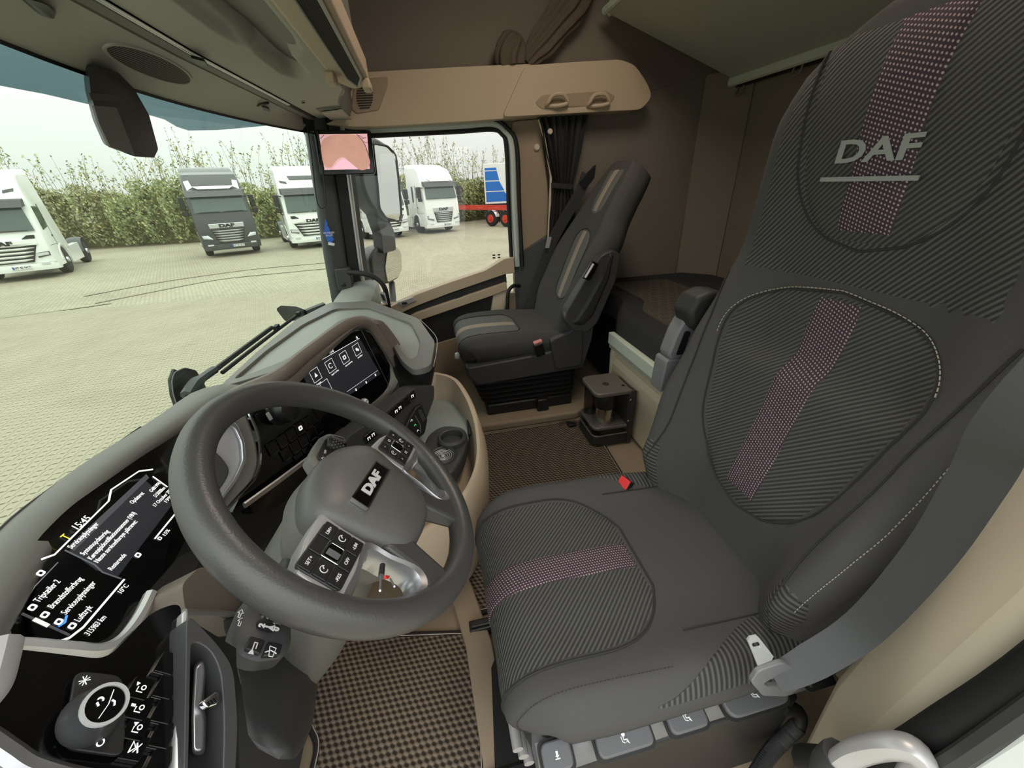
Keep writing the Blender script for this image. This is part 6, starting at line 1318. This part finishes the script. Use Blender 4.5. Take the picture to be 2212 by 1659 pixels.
# ---- red trailer chassis and a white and blue box body beyond it
tr = thing('trailer', 'red skeletal trailer with grey wheels at the right edge of the side window', 'trailer', (*P(1050, 484, z=GZ).xy, GZ), math.radians(-50), local=True)
for s in (-.45, .45): mk('beam', box((s-.06, -6.5, 1.05), (s+.06, 5, 1.30)), 'trailer_red', tr)
for k in range(8): mk('cross_member', box((-1.2, -6.4+1.5*k, 1.12), (1.2, -6.28+1.5*k, 1.24)), 'trailer_red', tr)
for s in (-1, 1):
    mk('side_rail', box((s*1.2-.04, -6.4, 1.08), (s*1.2+.04, 5, 1.22)), 'trailer_red', tr)
    for k in range(3):
        wh_ = mk('wheel', lathe([(.0, -.17), (.46, -.17), (.5, -.13), (.5, .13), (.46, .17), (0, .17)], V((s*1.0, -4.2+1.35*k, .5)), (1, 0, 0), 20), 'tyre', tr)
        mk('hub', lathe([(.28, 0), (.26, .03), (.1, .03), (.1, .12), (0, .12)], V((s*1.17, -4.2+1.35*k, .5)), (s, 0, 0), 14), 'trailer_red', wh_)
        mk('mudguard', tube([V((s*1.0, -4.2+1.35*k+.56*math.cos(a), .52+.56*math.sin(a))) for a in lin(.2, PI-.2, 9)], .2, 6, flat=.02, up=(0, 0, 1)), 'truck_chrome', tr)
mk('underrun_bar', box((-1.15, -6.3, .55), (1.15, -6.2, .68)), 'truck_chrome', tr)
bx2 = P(1078, 470, z=GZ); dirb = (bx2-V((CAM.x, CAM.y, GZ))); dirb.z = 0; dirb.normalize()
bc = V((CAM.x, CAM.y, GZ))+dirb*33
bb = thing('box_trailer', 'white box body with a blue panel pattern at the right edge of the side window', 'trailer', tuple(bc), math.radians(-100), local=True)
mk('box_body', box((-1.0, 0, 1.35), (2.6, 8, 4.05)), 'box_white', bb, bevel=.03)
for k, (z0, z1, w0, w1) in enumerate(((3.62, 3.78, .85, .9), (2.95, 3.56, .9, 1.05), (2.25, 2.88, 1.05, 1.4), (1.5, 2.18, 1.4, 1.9))):
    mk('blue_panel', hexa([V((-.9, -.012, z0)), V((-.9+w1, -.012, z0)), V((-.9+w0, -.012, z1)), V((-.9, -.012, z1))], [V((-.9, -.002, z0)), V((-.9+w1, -.002, z0)), V((-.9+w0, -.002, z1)), V((-.9, -.002, z1))]), 'box_blue', bb)
mk('box_frame', box((-.9, .3, .7), (2.5, 7.8, 1.35)), 'truck_grey', bb)
for k in range(2):
    for s in (-.75, 2.35): mk('wheel', lathe([(.0, -.17), (.46, -.17), (.5, -.13), (.5, .13), (.46, .17), (0, .17)], V((s, 5.2+1.4*k, .5)), (1, 0, 0), 18), 'tyre', bb)
# ---- hedge
hg = thing('hedge', 'tall mixed autumn hedge along the edge of the yard behind the trucks', 'hedge', (*P(330, 532, z=GZ).xy, GZ))
hp_ = [P(x, y, z=GZ) for x, y in ((-330, 590), (-100, 570), (130, 545), (330, 533), (520, 522), (720, 508), (900, 492), (1090, 472), (1350, 452))]
hc_ = crom(hp_, 12)
rn = random.Random(11)
def leaf(acc, c, s):
    a, e = rn.uniform(0, 2*PI), rn.uniform(-1, 1); nx = V((math.cos(a)*math.cos(e), math.sin(a)*math.cos(e), math.sin(e))); u = nx.orthogonal().normalized(); w = nx.cross(u)
    k = len(acc[0]); acc[0].extend([c-u*s, c-w*s*.5, c+u*s, c+w*s*.5]); acc[1].append((k, k+1, k+2, k+3))
acc = {'leaf_green': ([], []), 'leaf_yellow': ([], []), 'leaf_dull': ([], [])}; tw = []
def hh(i): return 3.5+.5*math.sin(i*.35)+.35*math.sin(i*.9+1)
for i in range(len(hc_)-1):
    seg = (hc_[i+1]-hc_[i]); L_ = seg.length; nn_ = V((seg.y, -seg.x, 0)).normalized()
    if nn_.dot(hc_[i]-CAM) < 0: nn_ = -nn_
    kind = 'leaf_dull' if i < 30 else 'leaf_green'
    nlv = int(950*L_)
    for _ in range(nlv):
        f = rn.random(); top = hh(i+f)*(1-.0*f); z = top*(rn.random()**.8); dep = rn.random()**1.6*2.2
        bul = .5*math.sin(min(1, z/top)*PI*.9)
        c = hc_[i]+seg*f+nn_*(1.2+dep-bul+.5*math.sin(i*1.7+f*3)); c.z = GZ+.05+z
        r = rn.random(); kk_ = kind if r < .62 else ('leaf_yellow' if r < (.80 if i < 45 else .9) else 'leaf_green')
        leaf(acc[kk_], c, rn.uniform(.07, .13))
    for _ in range(int(8*L_)):
        f = rn.random(); top = hh(i+f); b0 = hc_[i]+seg*f+nn_*(1.4+rn.random()*1.6); b0.z = GZ+top*.55
        hgt = rn.uniform(.9, 2.6 if i > 40 else 1.9); lean = V((rn.uniform(-.6, .6), rn.uniform(-.6, .6), 0))
        p1 = b0+lean*.5+V((0, 0, top*.45+hgt*.4)); p2 = b0+lean*1.3+V((0, 0, top*.45+hgt))
        tw.append(tube([b0, p1, p2], [.016, .010, .004], 4))
        for _k in range(rn.randint(10, 26)):
            g_ = rn.random(); c = p1.lerp(p2, g_*1.4-.4)+V((rn.uniform(-.26, .26), rn.uniform(-.26, .26), rn.uniform(-.15, .15)))*(1.2-g_)
            leaf(acc['leaf_yellow' if rn.random() < .4 else 'leaf_green'], c, rn.uniform(.05, .10))
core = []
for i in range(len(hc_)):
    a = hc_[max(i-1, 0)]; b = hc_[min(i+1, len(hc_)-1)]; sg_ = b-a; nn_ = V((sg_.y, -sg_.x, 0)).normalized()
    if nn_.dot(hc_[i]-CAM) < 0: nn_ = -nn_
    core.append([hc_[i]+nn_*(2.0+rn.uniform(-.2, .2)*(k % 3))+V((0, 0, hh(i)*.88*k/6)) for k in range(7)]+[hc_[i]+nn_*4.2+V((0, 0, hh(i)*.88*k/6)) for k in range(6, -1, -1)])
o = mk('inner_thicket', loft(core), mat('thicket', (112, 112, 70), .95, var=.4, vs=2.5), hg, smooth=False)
for k_, a_2 in acc.items():
    o = mk('foliage', a_2, k_, hg, smooth=False, fix=False); o['kind'] = 'stuff'
o = mk('branches', cat(*tw), 'twig', hg, fix=False); o['kind'] = 'stuff'
print('leaves', sum(len(a[1]) for a in acc.values()))
